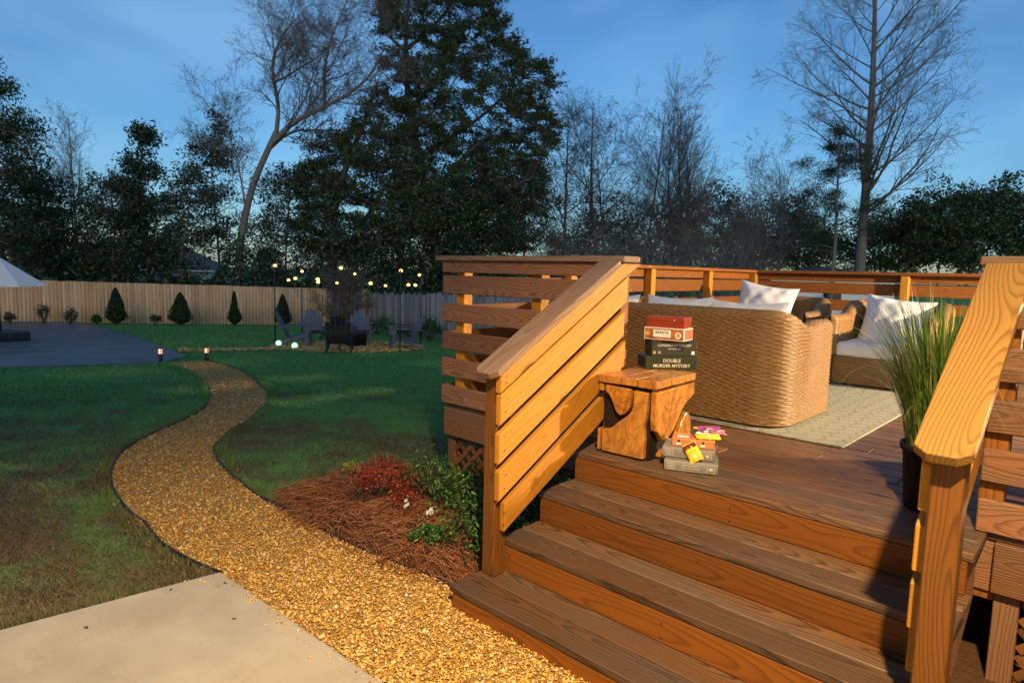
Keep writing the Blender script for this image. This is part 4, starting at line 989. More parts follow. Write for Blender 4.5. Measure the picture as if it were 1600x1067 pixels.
tag(link('soil_bed', pymesh('soil', [(0.0, -0.9, 0.012), (2.05, -0.9, 0.012), (2.05, -1.3, 0.012), (5.8, -1.3, 0.012), (5.8, 5.8, 0.012), (-1.4, 5.8, 0.012), (-1.4, 0.4, 0.012), (0.0, 0.4, 0.012)], [(0, 1, 2, 3, 4, 5, 6, 7)]), BEDM), 'dark mulch strip beside the right of the stairs', kind='structure')
GREENS = leaf_mat('shrub_leaves', [(0, (0.015, 0.045, 0.012)), (0.5, (0.035, 0.10, 0.022)), (0.9, (0.08, 0.17, 0.035)), (1, (0.16, 0.22, 0.05))], 0.4)
REDS = leaf_mat('red_leaves', [(0, (0.10, 0.012, 0.010)), (0.5, (0.26, 0.03, 0.018)), (0.85, (0.40, 0.06, 0.03)), (0.95, (0.32, 0.15, 0.03)), (1, (0.12, 0.14, 0.03))], 0.45)
YELS = leaf_mat('yellow_leaves', [(0, (0.22, 0.22, 0.03)), (1, (0.5, 0.42, 0.06))], 0.5)
BARK = plain('shrub_stem', (0.06, 0.035, 0.02), 0.8)
def shrub(name, label, base, rx, ry, h, n, size, mat, asp=0.4, stems=18, seed=0, cat='shrub', lo=0.12, clumps=26, group=None):
    r = np.random.default_rng(seed)
    t = thing(name, label, cat, tuple(base), group=group)
    ph = r.uniform(0, 2*math.pi, clumps); rr = np.sqrt(r.uniform(0.05, 1, clumps)); zz = lo+(1-lo)*np.sqrt(np.clip(1-rr**2*0.8, 0, 1))*r.uniform(0.45, 1.0, clumps)
    cc_ = np.stack([rr*rx*np.cos(ph), rr*ry*np.sin(ph), zz*h], 1)
    k = r.integers(0, clumps, n); C = cc_[k]+r.normal(0, 1, (n, 3))*np.array([rx*0.16, ry*0.16, h*0.11])
    C[:, 2] = np.maximum(C[:, 2], 0.01)
    V, F = leaves(C, size, asp, r)
    link('foliage', npmesh('foliage', V, F), mat, t)['kind'] = 'stuff'
    S = []
    for c in cc_[:stems]:
        b = np.array([r.normal(0, rx*0.12), r.normal(0, ry*0.12), 0]); S.append(resample(np.array([b, b*0.5+c*0.5+np.array([0, 0, h*0.08]), c]), 5))
    V, F = tubes(np.array(S), np.tile(np.linspace(0.006, 0.002, 5), (len(S), 1))*(h/0.5), 4)
    link('stems', npmesh('stems', V, F), BARK, t)
    return t
def bedp(px, py): p = at(px, py); return (p[0], p[1], float(bed_h(p[0], p[1])[0])-0.01)
shrub('red_shrub', 'low shrub with fiery red leaves in the pine straw', bedp(601, 794), 0.27, 0.22, 0.30, 2500, 0.026, REDS, 0.35, seed=1, lo=0.25)
shrub('yellow_sprig', 'small yellow leaved sprig left of the red shrub', bedp(548, 756), 0.07, 0.06, 0.17, 260, 0.022, YELS, 0.4, 8, seed=2, clumps=10)
shrub('green_shrub', 'loose green shrub between the red shrub and the lattice', bedp(668, 790), 0.20, 0.18, 0.34, 900, 0.032, GREENS, 0.42, seed=3, lo=0.3)
shrub('green_shrub', 'dense green shrub against the deck corner', (-0.62, -0.14, 0.03), 0.40, 0.24, 0.42, 1900, 0.036, GREENS, 0.42, seed=4)
shrub('green_shrub', 'green shrub beside the left newel post', (-0.30, -0.42, 0.03), 0.27, 0.22, 0.36, 1300, 0.034, GREENS, 0.42, seed=5)
shrub('green_shrub', 'lowest green shrub nearest the gravel path', bedp(672, 862), 0.16, 0.10, 0.10, 700, 0.028, GREENS, 0.42, 10, seed=6, lo=0.2, clumps=12)
shrub('green_shrub', 'green shrub showing under the stair railing slats', (-0.18, 0.02, 0.03), 0.22, 0.2, 0.42, 1500, 0.032, GREENS, 0.42, seed=7)
FLW = plain('white_petal', (0.8, 0.79, 0.76), 0.6)
def flower(label, px, py, h=0.14, k=3):
    p = bedp(px, py); t = thing('white_flower', label, 'flower', p, group='white flowers in the bed')
    V, F = tubes(np.array([resample(np.array([(0, 0, 0), (0.01, 0, h*0.6), (0.0, 0.01, h)]), 4)]), np.full((1, 4), 0.002), 4)
    link('stem', npmesh('stem', V, F), BARK, t)
    for j in range(k):
        c = np.array([rnd.uniform(-0.022, 0.022), rnd.uniform(-0.02, 0.02), h+rnd.uniform(-0.02, 0.02)])
        Vv = []; Ff = []
        for q in range(5):
            a = q*2*math.pi/5; i = len(Vv); ca, sa = math.cos(a), math.sin(a)
            pts = [(0, 0, 0), (0.011, 0.006, 0.004), (0.020, 0, 0.002), (0.011, -0.006, 0.004)]
            Vv += [(c[0]+x*ca-y*sa, c[1]+(x*sa+y*ca)*0.6-z*0.5, c[2]+z+(x*sa+y*ca)*0.8) for x, y, z in pts]; Ff += [(i, i+1, i+2, i+3)]
        link('bloom', pymesh('bloom', Vv, Ff), FLW, t)
flower('white flower at the right edge of the red shrub', 645, 778, 0.20); flower('white flower on the straw below the red shrub', 637, 815, 0.09); flower('pair of white flowers farther right on the straw', 672, 832, 0.10, 4)

# ------------------------------------------------------------------ path lights
BRONZE = plain('bronze_metal', (0.05, 0.03, 0.02), 0.4, 0.6)
LENS = emissive('path_light_lens', (1.0, 0.52, 0.28), 0.24)
for (px, py), lab in (((251, 566), 'short lit path light at the patio corner, left of the gravel path'), ((323, 564), 'short lit path light on the lawn side, right of the gravel path')):
    p = at(px, py); t = thing('path_light', lab, 'path light', tuple(p), group='path lights')
    link('post', lathe([(0.0, -0.02), (0.043, -0.02), (0.043, 0.18), (0.0, 0.18)], 16, False), BRONZE, t)
    link('lens', lathe([(0.036, 0.18), (0.036, 0.285)], 16, False), LENS, t)
    link('cap', lathe([(0.0, 0.285), (0.046, 0.285), (0.046, 0.315), (0.0, 0.32)], 16, False), BRONZE, t)
    for a in (0, 2.1, 4.2): link('strut', boxmesh(0.1, 0.012, 0.012, 0, BRONZE), None, t, (0.04*math.cos(a), 0.04*math.sin(a), 0.232), (0, math.pi/2, 0))

# ------------------------------------------------------------------ fire pit seating
CH_L = plain('chair_lavender_grey', (0.13, 0.132, 0.16), 0.55, var=0.08); CH_D = plain('chair_dark', (0.025, 0.026, 0.03), 0.5)
def adirondack(label, loc, rz, mat):
    t = thing('adirondack_chair', label, 'chair', tuple(loc), rz, 'lounge chairs round the fire pit'); t.scale = (1.12,)*3
    for s in (-1, 1):
        me = prism([(-0.30, 0.0), (-0.22, 0.0), (-0.22, 0.33), (0.42, 0.14), (0.62, 0.0), (0.50, 0.0), (0.33, 0.08), (-0.22, 0.24), (-0.30, 0.24)], 0.03, 'Y'); me.materials.append(mat)
        link('leg', me, None, t, (0.27*s-0.0, 0, 0), (0, 0, math.pi/2))
        link('leg', boxmesh(0.50, 0.09, 0.03, 0.004, mat), None, t, (0.31*s, -0.24, 0.25), (0, math.pi/2, 0))
        link('arm', boxmesh(0.13, 0.80, 0.028, 0.006, mat), None, t, (0.34*s, 0.06, 0.52), (R_(-3), 0, 0))
    for k in range(6): link('seat_slat', boxmesh(0.54, 0.075, 0.022, 0.004, mat), None, t, (0, -0.25+0.088*k, 0.345-0.026*k), (R_(-16), 0, 0))
    for k in range(5):
        x = (k-2)*0.105; L = 0.76-0.045*(k-2)**2
        pts = [(-0.047, 0), (0.047, 0), (0.052, L-0.03), (0.03, L), (-0.03, L), (-0.052, L-0.03)]
        me = prism(pts, 0.022, 'Y', 0.003); me.materials.append(mat)
        link('back_slat', me, None, t, (x*0.95, 0.24, 0.20), (R_(-24), R_(2.0*(k-2)), 0))
    link('back_brace', boxmesh(0.5, 0.07, 0.025, 0.004, mat), None, t, (0, 0.47, 0.60), (R_(66), 0, 0))
    return t
def aim(p, q): return math.atan2(q[1]-p[1], q[0]-p[0])+math.pi/2      # chairs face local -Y
PITC = at(556, 541)
for (px, py), lab, mat, tgt in (((467, 540), 'grey lounge chair at the left of the fire pit, in side view', CH_L, None), ((492, 534), 'grey lounge chair behind the leftmost one', CH_L, (560, 560)),
                                ((530, 549), 'dark lounge chair with its back to the camera', CH_D, (545, 528)), ((562, 533), 'grey lounge chair facing the camera behind the fire pit', CH_L, (556, 560)),
                                ((628, 545), 'grey lounge chair at the right of the fire pit, in side view', CH_L, (556, 545))):
    p = at(px, py); q = PITC if tgt is None else at(*tgt); adirondack(lab, (p[0], p[1], float(gz(p[0], p[1]))+0.012), aim(p, q), mat)
t = thing('fire_pit', 'black round fire pit bowl in the middle of the chairs', 'fire pit', (PITC[0], PITC[1], PITC[2]+0.01))
link('bowl', lathe([(0.0, 0.0), (0.30, 0.0), (0.33, 0.36), (0.38, 0.38), (0.38, 0.40), (0.31, 0.40), (0.28, 0.28), (0.0, 0.26)], 24, False), CH_D, t)
link('ring_rim', lathe([(0.38, 0.385), (0.40, 0.40), (0.38, 0.412), (0.36, 0.40), (0.38, 0.385)], 24, False), CH_D, t)
# string light poles, cable and bulbs
POLE = plain('pole_metal', (0.015, 0.015, 0.016), 0.4, 0.6)
BULB = emissive('warm_bulb', (1.0, 0.52, 0.15), 0.7)
poles = [((430, 534), 416), ((472, 528), 425), ((531, 550), 420), ((556, 526), 429), ((625, 549), 424), ((657, 541), 431)]
names = ['leftmost slim light pole', 'slim light pole behind the left chairs', 'slim light pole in front of the dark chair', 'slim light pole behind the fire pit', 'slim light pole in front of the right chair', 'rightmost slim light pole']
tops = []
for ((px, py), ty), nm in zip(poles, names):
    p = at(px, py); dist = float(np.dot(p[:2]-CAM[:2], FH)); h = hgt(px, ty, dist, p[2])
    t = thing('light_pole', nm+' holding the string lights', 'pole', tuple(p), group='string light poles')
    link('shaft', lathe([(0.0, -0.1), (0.02, -0.1), (0.017, h), (0.0, h)], 8, False), POLE, t); link('foot', lathe([(0.0, 0), (0.06, 0), (0.05, 0.03), (0.0, 0.03)], 10, False), POLE, t)
    link('hook', lathe([(0.0, h), (0.022, h), (0.022, h+0.03), (0.0, h+0.035)], 8, False), POLE, t)
    tops.append(np.array([p[0], p[1], p[2]+h]))
sl = thing('string_lights', 'string of warm glowing bulbs hung between the slim poles', 'string lights', tuple(tops[0]))
bulb_me = lathe([(0.0, -0.045), (0.034, -0.044), (0.052, -0.018), (0.047, 0.008), (0.016, 0.03), (0.0, 0.032)], 10, False); bulb_me.materials.append(BULB)
sock_me = lathe([(0.0, 0.03), (0.013, 0.03), (0.013, 0.075), (0.0, 0.075)], 8, False); sock_me.materials.append(POLE)
for i, (a, b) in enumerate(((0, 1), (0, 2), (2, 4), (4, 5), (5, 3), (3, 1), (1, 2))):
    A, B = tops[a], tops[b]; s = np.linspace(0, 1, 15); sag = 0.26
    C = A[None]*(1-s)[:, None]+B[None]*s[:, None]; C[:, 2] -= sag*4*s*(1-s)
    V, F = tubes((C-tops[0])[None], np.full((1, 15), 0.008), 4); link('cable', npmesh('cable', V, F), POLE, sl)
    for u in ((0.02, 0.36, 0.70) if i % 2 else (0.02, 0.5)):
        p = A*(1-u)+B*u; p[2] -= sag*4*u*(1-u)+0.08
        if u < 0.1: p[2] += 0.13
        o = link('bulb', bulb_me, None, sl, tuple(p-tops[0])); link('socket', sock_me, None, o)
GLOBE = emissive('globe_light', (0.62, 1.0, 0.78), 0.17)
for (px, py), lab in (((435.5, 541), 'left one of two white glowing ball lights on the gravel edge'), ((460.5, 545), 'right one of two white glowing ball lights on the gravel edge')):
    p = at(px, py); t = thing('globe_light', lab, 'globe light', tuple(p), group='glowing ball lights')
    link('ball', lathe([(0.085*math.sin(a), 0.09-0.085*math.cos(a)) for a in np.linspace(0, math.pi, 13)], 20, False), GLOBE, t); link('base', lathe([(0.0, -0.01), (0.045, -0.01), (0.045, 0.015), (0.0, 0.015)], 14, False), POLE, t)

# ------------------------------------------------------------------ fences
m = M('new_fence_board'); isl = m.island(); P = m.gen_pos(); st_ = m.noise(m.mapping(P, (14, 14, 1.2)), 1.0, 3, 0.6); low = m.noise(P, 1.3, 3)
c = m.mix(isl, (0.58, 0.33, 0.15), (0.78, 0.52, 0.28)); c = m.mix(m.rng(st_, 0.4, 0.75, 0, 0.4), c, (0.30, 0.16, 0.09)); c = m.mix(m.rng(low, 0.5, 0.75, 0, 0.3), c, (0.42, 0.29, 0.19))
FNEW = m.out(c, 0.8, 0.2)
m = M('old_fence_board'); isl = m.island(); P = m.gen_pos(); st_ = m.noise(m.mapping(P, (14, 14, 1.2)), 1.0, 3, 0.6)
c = m.mix(isl, (0.17, 0.165, 0.155), (0.36, 0.35, 0.33)); c = m.mix(m.rng(st_, 0.4, 0.75, 0, 0.5), c, (0.11, 0.10, 0.095)); FOLD = m.out(c, 0.85, 0.2)
def fence(label, A, B, h, mat, ragged, side):
    A = np.array(A[:2]); B = np.array(B[:2]); L = np.linalg.norm(B-A); d = (B-A)/L; nrm = np.array([-d[1], d[0]])*side
    t = thing('fence', label, 'fence', (A[0], A[1], float(gz(*A))))
    n = int(L/0.145); bx = np.array([(-1, -1, 0), (1, -1, 0), (1, 1, 0), (-1, 1, 0), (-1, -1, 1), (1, -1, 1), (1, 1, 1), (-1, 1, 1)], float); fi = np.array([(4, 5, 6, 7), (0, 1, 5, 4), (1, 2, 6, 5), (2, 3, 7, 6), (3, 0, 4, 7)])
    Vs = []
    for i in range(n):
        p = A+d*(i+0.5)*L/n+nrm*rnd.uniform(-0.004, 0.008); hh = h+rnd.uniform(-ragged, ragged); g = float(gz(*p)); w = L/n/2-0.003
        v = bx[:, :1]*d[None]*w+bx[:, 1:2]*nrm[None]*0.009+p[None]; Vs.append(np.concatenate([v, (g-0.03+bx[:, 2:]*(hh+0.03))], 1))
    V = np.concatenate(Vs)-np.array(t.location)[None]; F = (fi[None]+8*np.arange(n)[:, None, None]).reshape(-1, 4)
    o = link('picket_boards', npmesh('pickets', V, F), mat, t); o['kind'] = 'stuff'
    rz = math.atan2(d[1], d[0]); nr = int(L/2.4)
    for i in range(nr+1):
        p = A+d*min(L, i*L/max(nr, 1))-nrm*0.07; g = float(gz(*p)); link('fence_post', boxmesh(h+0.05, 0.09, 0.09, 0, mat), None, t, (p[0]-A[0], p[1]-A[1], g+h/2-0.03-t.location[2]), (0, math.pi/2, rz))
    return t
fA, fM, fB = far(-230, 25.6), far(509, 31.9), far(760, 21.5)
fB = fM+(fB-fM)*1.7; fB[2] = 0
fence('new tan board fence along the left back of the yard', fA, fM, 1.80, FNEW, 0.012, -1)
fence('old grey weathered board fence right of the tan fence', fM+np.array([0.1, 0, 0]), fB, 1.62, FOLD, 0.07, -1)
p = far(568.5, 28.2); t = thing('fence_post', 'single tan fence post standing at the grey fence', 'post', tuple(p)); link('timber', boxmesh(1.75, 0.14, 0.14, 0.01, FNEW), None, t, (0, 0, 0.85), (0, math.pi/2, 0.3)); link('post_cap', boxmesh(0.17, 0.17, 0.03, 0.005, FNEW), None, t, (0, 0, 1.74))
# arborvitae and small shrubs in front of the fence
CONI = leaf_mat('conifer_leaves', [(0, (0.008, 0.022, 0.008)), (0.6, (0.018, 0.045, 0.014)), (1, (0.04, 0.075, 0.02))], 0.7)
def arborvitae(label, px, dist, w, h, two=False, seed=0):
    p = far(px, dist); r = np.random.default_rng(seed); t = thing('arborvitae', label, 'shrub', tuple(p), group='evergreens along the fence'); n = 5200
    z = r.uniform(0.03, 1, n)**0.9; prof = (np.minimum(z*5, 1)*(1-z)**0.72*1.15) if not two else (np.where(z < 0.55, np.minimum(z*5, 1)*(1-z/0.62)**0.5, 0.38*(1-(z-0.55)/0.45)**0.6))
    a = r.uniform(0, 6.283, n); rad = prof*w*np.sqrt(r.uniform(0.35, 1, n))*(1+0.16*np.sin(a*5+z*11)+0.08*r.normal(0, 1, n))
    V, F = leaves(np.stack([rad*np.cos(a), rad*np.sin(a), z*h], 1), 0.10, 0.35, r, 1.4); link('foliage', npmesh('foliage', V, F), CONI, t)['kind'] = 'stuff'
    V, F = tubes(np.array([[(0, 0, 0), (0, 0, h*.5), (0, 0, h*.95)]], float), np.array([[.04, .025, .008]]), 6); link('trunk', npmesh('trunk', V, F), BARK, t)
arborvitae('cone shaped evergreen farthest left along the tan fence', 179, 27.6, 0.42, 1.55, seed=1); arborvitae('broad cone shaped evergreen second from left along the fence', 280, 28.4, 0.50, 1.42, seed=2)
arborvitae('slim two tiered evergreen third along the tan fence', 365, 29.2, 0.36, 1.52, True, 3); arborvitae('cone shaped evergreen behind the left chairs', 441, 29.8, 0.40, 1.45, seed=4)
DRY = leaf_mat('dry_shrub_leaves', [(0, (0.03, 0.02, 0.015)), (0.5, (0.05, 0.05, 0.025)), (1, (0.12, 0.08, 0.05))])
for i, (px, dd, rx, h, mat, lab) in enumerate(((65, 26.6, .42, .75, DRY, 'thin shrub at the fence left of the evergreens'), (108, 26.8, .36, .68, DRY, 'thin leaning shrub right of the first thin shrub'), (148, 27.2, .26, .40, GREENS, 'low green shrub just left of the first evergreen'), (240, 27.9, .42, .42, DRY, 'low reddish twiggy shrub between two evergreens'), (590, 25.0, .9, .75, GREENS, 'green shrub clump in front of the grey fence'), (640, 23.5, .6, .5, DRY, 'brownish shrub clump by the grey fence'), (672, 22.0, .5, .8, GREENS, 'green shrub by the grey fence near the deck'), (12, 26, .3, .5, DRY, 'reddish shrub at the left edge by the fence'))):
    p = far(px, dd); shrub('shrub', lab, p, rx, rx*.6, h, 420 if mat is DRY else 1300, 0.085, mat, 0.5, 16, 40+i)

# ------------------------------------------------------------------ patio umbrella at the left edge
UMB = plain('umbrella_canvas', (0.74, 0.74, 0.74), 0.85, 0.2, 0.03)
p = at(2, 533); dist = float(np.dot(p[:2]-CAM[:2], FH)); ze = hgt(30, 447, dist, p[2]); za = ze+0.78; ur = 66*dist/FPX
um = thing('patio_umbrella', 'pale patio umbrella cut off by the left edge of the picture', 'umbrella', (p[0], p[1], p[2]+0.03), 0.25)
Vv = [(0, 0, za)]+[(ur*math.cos(k*math.pi/4), ur*math.sin(k*math.pi/4), ze) for k in range(8)]+[(ur*math.cos(k*math.pi/4), ur*math.sin(k*math.pi/4), ze-0.03) for k in range(8)]
link('canopy', pymesh('canopy', Vv, [(0, 1+k, 1+(k+1) % 8) for k in range(8)]+[(1+k, 9+k, 9+(k+1) % 8, 1+(k+1) % 8) for k in range(8)]), UMB, um)
link('pole', lathe([(0.0, 0.0), (0.024, 0.0), (0.024, za+0.05), (0.0, za+0.06)], 12, False), POLE, um)
for k in range(8):
    a = k*math.pi/4; V, F = tubes(np.array([[(0.03*math.cos(a), 0.03*math.sin(a), za-0.42), (ur*.6*math.cos(a), ur*.6*math.sin(a), ze+(za-ze)*.38)]]), np.full((1, 2), .008), 4); link('rib', npmesh('rib', V, F), POLE, um)
link('base', boxmesh(1.15, 0.9, 0.24, 0.04, CH_D, 3), None, um, (0.05, 0, 0.125))

# ------------------------------------------------------------------ neighbouring houses
SIDING = plain('white_siding', (0.82, 0.82, 0.82), 0.7, var=0.05); SHING = plain('grey_shingle', (0.09, 0.09, 0.10), 0.9, var=0.3, scale=8); GLASS = plain('dark_window', (0.02, 0.025, 0.03), 0.1, 0.6); TRIM = plain('white_trim', (0.7, 0.7, 0.7), 0.6, var=0.03)
def house(label, A, B, depth, wall_h, roof_h, zb, wallmat, wins, lit=None):
    A = np.array(A[:2]); B = np.array(B[:2]); L = np.linalg.norm(B-A); d = (B-A)/L; rz = math.atan2(d[1], d[0]); mid = (A+B)/2
    t = thing('house', label, 'house', (mid[0], mid[1], zb), rz)
    nb = int(wall_h/0.2)
    for k in range(nb): link('siding_board', boxmesh(L, 0.03, wall_h/nb+0.01, 0, wallmat), None, t, (0, 0.0, (k+0.5)*wall_h/nb), (R_(4), 0, 0))
    link('wall', boxmesh(L-0.04, depth, wall_h, 0, wallmat), None, t, (0, depth/2+0.03, wall_h/2))
    V = [(-L/2-.4, -.4, wall_h), (L/2+.4, -.4, wall_h), (L/2+.4, depth+.4, wall_h), (-L/2-.4, depth+.4, wall_h), (-L/2+depth/2.2, depth/2, wall_h+roof_h), (L/2-depth/2.2, depth/2, wall_h+roof_h)]
    link('roof', pymesh('roof', V, [(0, 1, 5, 4), (1, 2, 5), (2, 3, 4, 5), (3, 0, 4), (3, 2, 1, 0)]), SHING, t)
    link('gutter', boxmesh(L+.8, 0.12, 0.14, 0.02, TRIM), None, t, (0, -0.44, wall_h-0.06))
    for x, z, w, h in wins:
        o = link('window', boxmesh(w, 0.08, h, 0.01, TRIM), None, t, (x, -0.03, z)); link('pane', boxmesh(w*.44, 0.02, h*.86, 0, GLASS), None, o, (-w*.235, -0.045, 0)); link('pane', boxmesh(w*.44, 0.02, h*.86, 0, GLASS), None, o, (w*.235, -0.045, 0))
    return t
hA, hB = far(1205, 44), far(1400, 42)
hz = hgt(1300, 434, 43, 0.0)
house('low white sided house beyond the rear railing', hA, hB, 7.0, hz+2.2, 0.75, -2.2, SIDING, [(0.1, hz+2.2-1.35, 1.2, 0.9), (-3.2, hz+2.2-1.35, 1.0, 0.9)])
hA, hB = far(150, 58), far(330, 60)
house('dim bluish house with a pitched roof behind the left trees', hA, hB, 8.0, 2.6, 2.4, -1.45, plain('pale_blue_wall', (0.35, 0.42, 0.46), 0.8), [(-2.2, 1.5, 1.4, 1.1), (2.0, 1.5, 1.4, 1.1)])
hA, hB = far(96, 48), far(152, 49)
house('cream walled shed glimpsed through the left trees', hA, hB, 4.0, 3.4, 1.2, -1.45, plain('cream_wall', (0.55, 0.48, 0.36), 0.8), [(0, 1.6, 0.9, 1.0)])

# small lit lamps far off in the trees behind the rear railing
for (px, py, dd), lab in (((1383, 411, 64), 'tiny bright yard lamp far off above the rear railing'), ((1391, 415, 63), 'tiny dimmer yard lamp just right of the bright one')):
    d = ray(px, py); pt = CAM+d*(dd/np.dot(d[:2], FH)); g = float(gz(pt[0], pt[1])); t = thing('yard_lamp', lab, 'lamp', (pt[0], pt[1], g), group='far yard lamps')
    link('pole', lathe([(0.0, -0.2), (0.05, -0.2), (0.04, pt[2]-g-0.1), (0.0, pt[2]-g-0.1)], 8, False), POLE, t); link('lamp_globe', lathe([(0.13*math.sin(a), pt[2]-g-0.13*math.cos(a)) for a in np.linspace(0, math.pi, 9)], 12, False), BULB, t)

# ------------------------------------------------------------------ trees
m = M('tree_bark'); P = m.obj(); n = m.noise(m.mapping(P, (6, 6, 1.2)), 1.0, 4, 0.6); BRK = m.out(m.mix(n, (0.10, 0.095, 0.088), (0.26, 0.245, 0.23)), 0.9, 0.15)
m = M('dark_bark'); P = m.obj(); n = m.noise(m.mapping(P, (6, 6, 1.2)), 1.0, 4, 0.6); BRKD = m.out(m.mix(n, (0.05, 0.046, 0.043), (0.13, 0.12, 0.11)), 0.9, 0.15)
EVG = leaf_mat('evergreen_leaves', [(0, (0.016, 0.036, 0.014)), (0.5, (0.038, 0.075, 0.026)), (0.88, (0.068, 0.11, 0.036)), (1, (0.12, 0.09, 0.045))], 0.55)
MAG = leaf_mat('magnolia_leaves', [(0, (0.010, 0.026, 0.010)), (0.6, (0.022, 0.05, 0.018)), (0.93, (0.045, 0.08, 0.03)), (1, (0.11, 0.07, 0.035))], 0.35, 0.5)
PINE = leaf_mat('pine_needle_leaves', [(0, (0.012, 0.028, 0.012)), (0.6, (0.028, 0.052, 0.02)), (1, (0.06, 0.075, 0.03))], 0.6)
UP = np.array([0, 0, 1.0])
def kids(r, P, Rr, count, t0, t1, ang, asd, lrat, lsd, trop, wig, n=5, rrat=0.55, taper=0.25, llong=0.35, flat=None, minlen=0.0):
    """child branches on every polyline of P"""
    N, m_, _ = P.shape
    L = np.linalg.norm(np.diff(P, axis=1), axis=2).sum(1)
    k = np.repeat(np.arange(N), count); M_ = len(k)
    t = np.clip((np.tile(np.arange(count), N)+r.uniform(0, 1, M_))/count, 0, 1)*(t1-t0)+t0
    f = t*(m_-1); i = np.minimum(f.astype(int), m_-2); u = (f-i)[:, None]
    pos = P[k, i]*(1-u)+P[k, i+1]*u; tan = P[k, i+1]-P[k, i]; tan /= np.linalg.norm(tan, axis=1, keepdims=True)+1e-9
    rad = Rr[k, i]*(1-u[:, 0])+Rr[k, i+1]*u[:, 0]
    ref = r.normal(0, 1, (M_, 3)); A = np.cross(tan, ref); A /= np.linalg.norm(A, axis=1, keepdims=True)+1e-9
    th = np.radians(ang+r.normal(0, asd, M_))[:, None]
    d = np.cos(th)*tan+np.sin(th)*A
    Lc = L[k]*lrat*(1-llong*t)*np.clip(1+lsd*r.normal(0, 1, M_), 0.4, 1.7)
    Q = np.zeros((M_, n, 3)); Q[:, 0] = pos
    for s in range(1, n):
        Q[:, s] = Q[:, s-1]+d*(Lc/(n-1))[:, None]
        d = d+UP*trop+r.normal(0, wig, (M_, 3)); d /= np.linalg.norm(d, axis=1, keepdims=True)
    R0 = rad*rrat*np.clip(1+0.2*r.normal(0, 1, M_), 0.6, 1.3)
    return Q, R0[:, None]*np.linspace(1, taper, n)[None]
def tree_mesh(levels):
    parts = [tubes(P, np.maximum(Rr, 0.006), k) for P, Rr, k in levels]
    return merge(parts)
def px_stems(stems, dist, base, r0, r1, n=14, depth=None):
    """stems drawn in columns of the photograph at one distance -> polylines relative to base"""
    out = []
    for i, s in enumerate(stems):
        Q = []
        for j, (px, py) in enumerate(s):
            dd = dist+(0 if depth is None else depth[i]*j/max(1, len(s)-1))
            d = ray(px, py); t = dd/np.dot(d[:2], FH); Q.append(CAM+d*t-base)
        out.append(smooth_line(np.array(Q), n, 1))
    P = np.array(out); Rr = np.stack([np.linspace(a, b, n) for a, b in zip(r0, r1)])
    return P, Rr
def tree(name, label, base, wood_parts, leaf=None, leafmat=None, bark=None, cat='tree', group=None):
    t = thing(name, label, cat, tuple(base), group=group)
    V, F = wood_parts[0]; link('trunk', npmesh('trunk', V, F, True), bark or BRK, t)
    if len(wood_parts) > 1:
        V, F = wood_parts[1]; link('branches', npmesh('branches', V, F), bark or BRK, t)['kind'] = 'stuff'
    if leaf is not None:
        V, F = leaf; link('crown', npmesh('crown', V, F), leafmat, t)['kind'] = 'stuff'
    return t
def tips(P, frac=0.5): return P[:, int(P.shape[1]*frac):].reshape(-1, 3)

def bare_tree(label, px, dist, top, r0, spread=0.5, seed=0, c=(20, 9, 7, 3), ang=(42, 38, 36, 35), trop=0.10, t0=0.22, lean=0.0, bark=None, multi=1, wig=0.10, lr=(0.55, 0.5, 0.45, 0.5), leafn=0):
    r = np.random.default_rng(seed); b = far(px, dist); h = hgt(px, top, dist, b[2])
    tr = []
    for k in range(multi):
        a = r.uniform(0, 6.28); o = 0.12*multi*np.array([math.cos(a), math.sin(a), 0])*(multi > 1)
        e = np.array([lean*h+(r.normal(0, 0.07*h) if multi > 1 else 0), (r.normal(0, 0.07*h) if multi > 1 else 0), h*(1 if k == 0 else r.uniform(.75, .97))])
        pts = [o, o+e*0.3+r.normal(0, 0.012*h, 3), e*0.62+r.normal(0, 0.015*h, 3)+o, e]
        tr.append(smooth_line(np.array(pts)*[1, 1, 1]+[0, 0, 0], 14))
    P0 = np.array(tr); P0[:, 0, 2] = -0.2; R0 = np.linspace(r0, r0*0.12, 14)[None]*np.where(np.arange(multi) == 0, 1, 0.8)[:, None]
    P1, R1 = kids(r, P0, R0, c[0], t0, 0.97, ang[0], 8, lr[0]*spread*2, 0.2, trop, wig*0.6, 7, 0.45, 0.2, 0.62)
    P2, R2 = kids(r, P1, R1, c[1], 0.18, 0.98, ang[1], 10, lr[1], 0.25, trop*0.6, wig, 5, 0.55, 0.25)
    P3, R3 = kids(r, P2, R2, c[2], 0.15, 1.0, ang[2], 12, lr[2]*1.05, 0.3, trop*0.5, wig*1.3, 3, 0.6, 0.35)
    lv = [(P1, R1, 5), (P2, R2, 4), (P3, R3, 3)]
    if c[3]:
        P4, R4 = kids(r, P3, R3, c[3], 0.2, 1.0, ang[3], 14, lr[3]*1.15, 0.3, trop*0.4, wig*1.4, 2, 0.7, 0.6); lv.append((P4, R4, 3))
    return tree('bare_tree', label, b, [tubes(P0, R0, 9), tree_mesh(lv)], bark=bark)

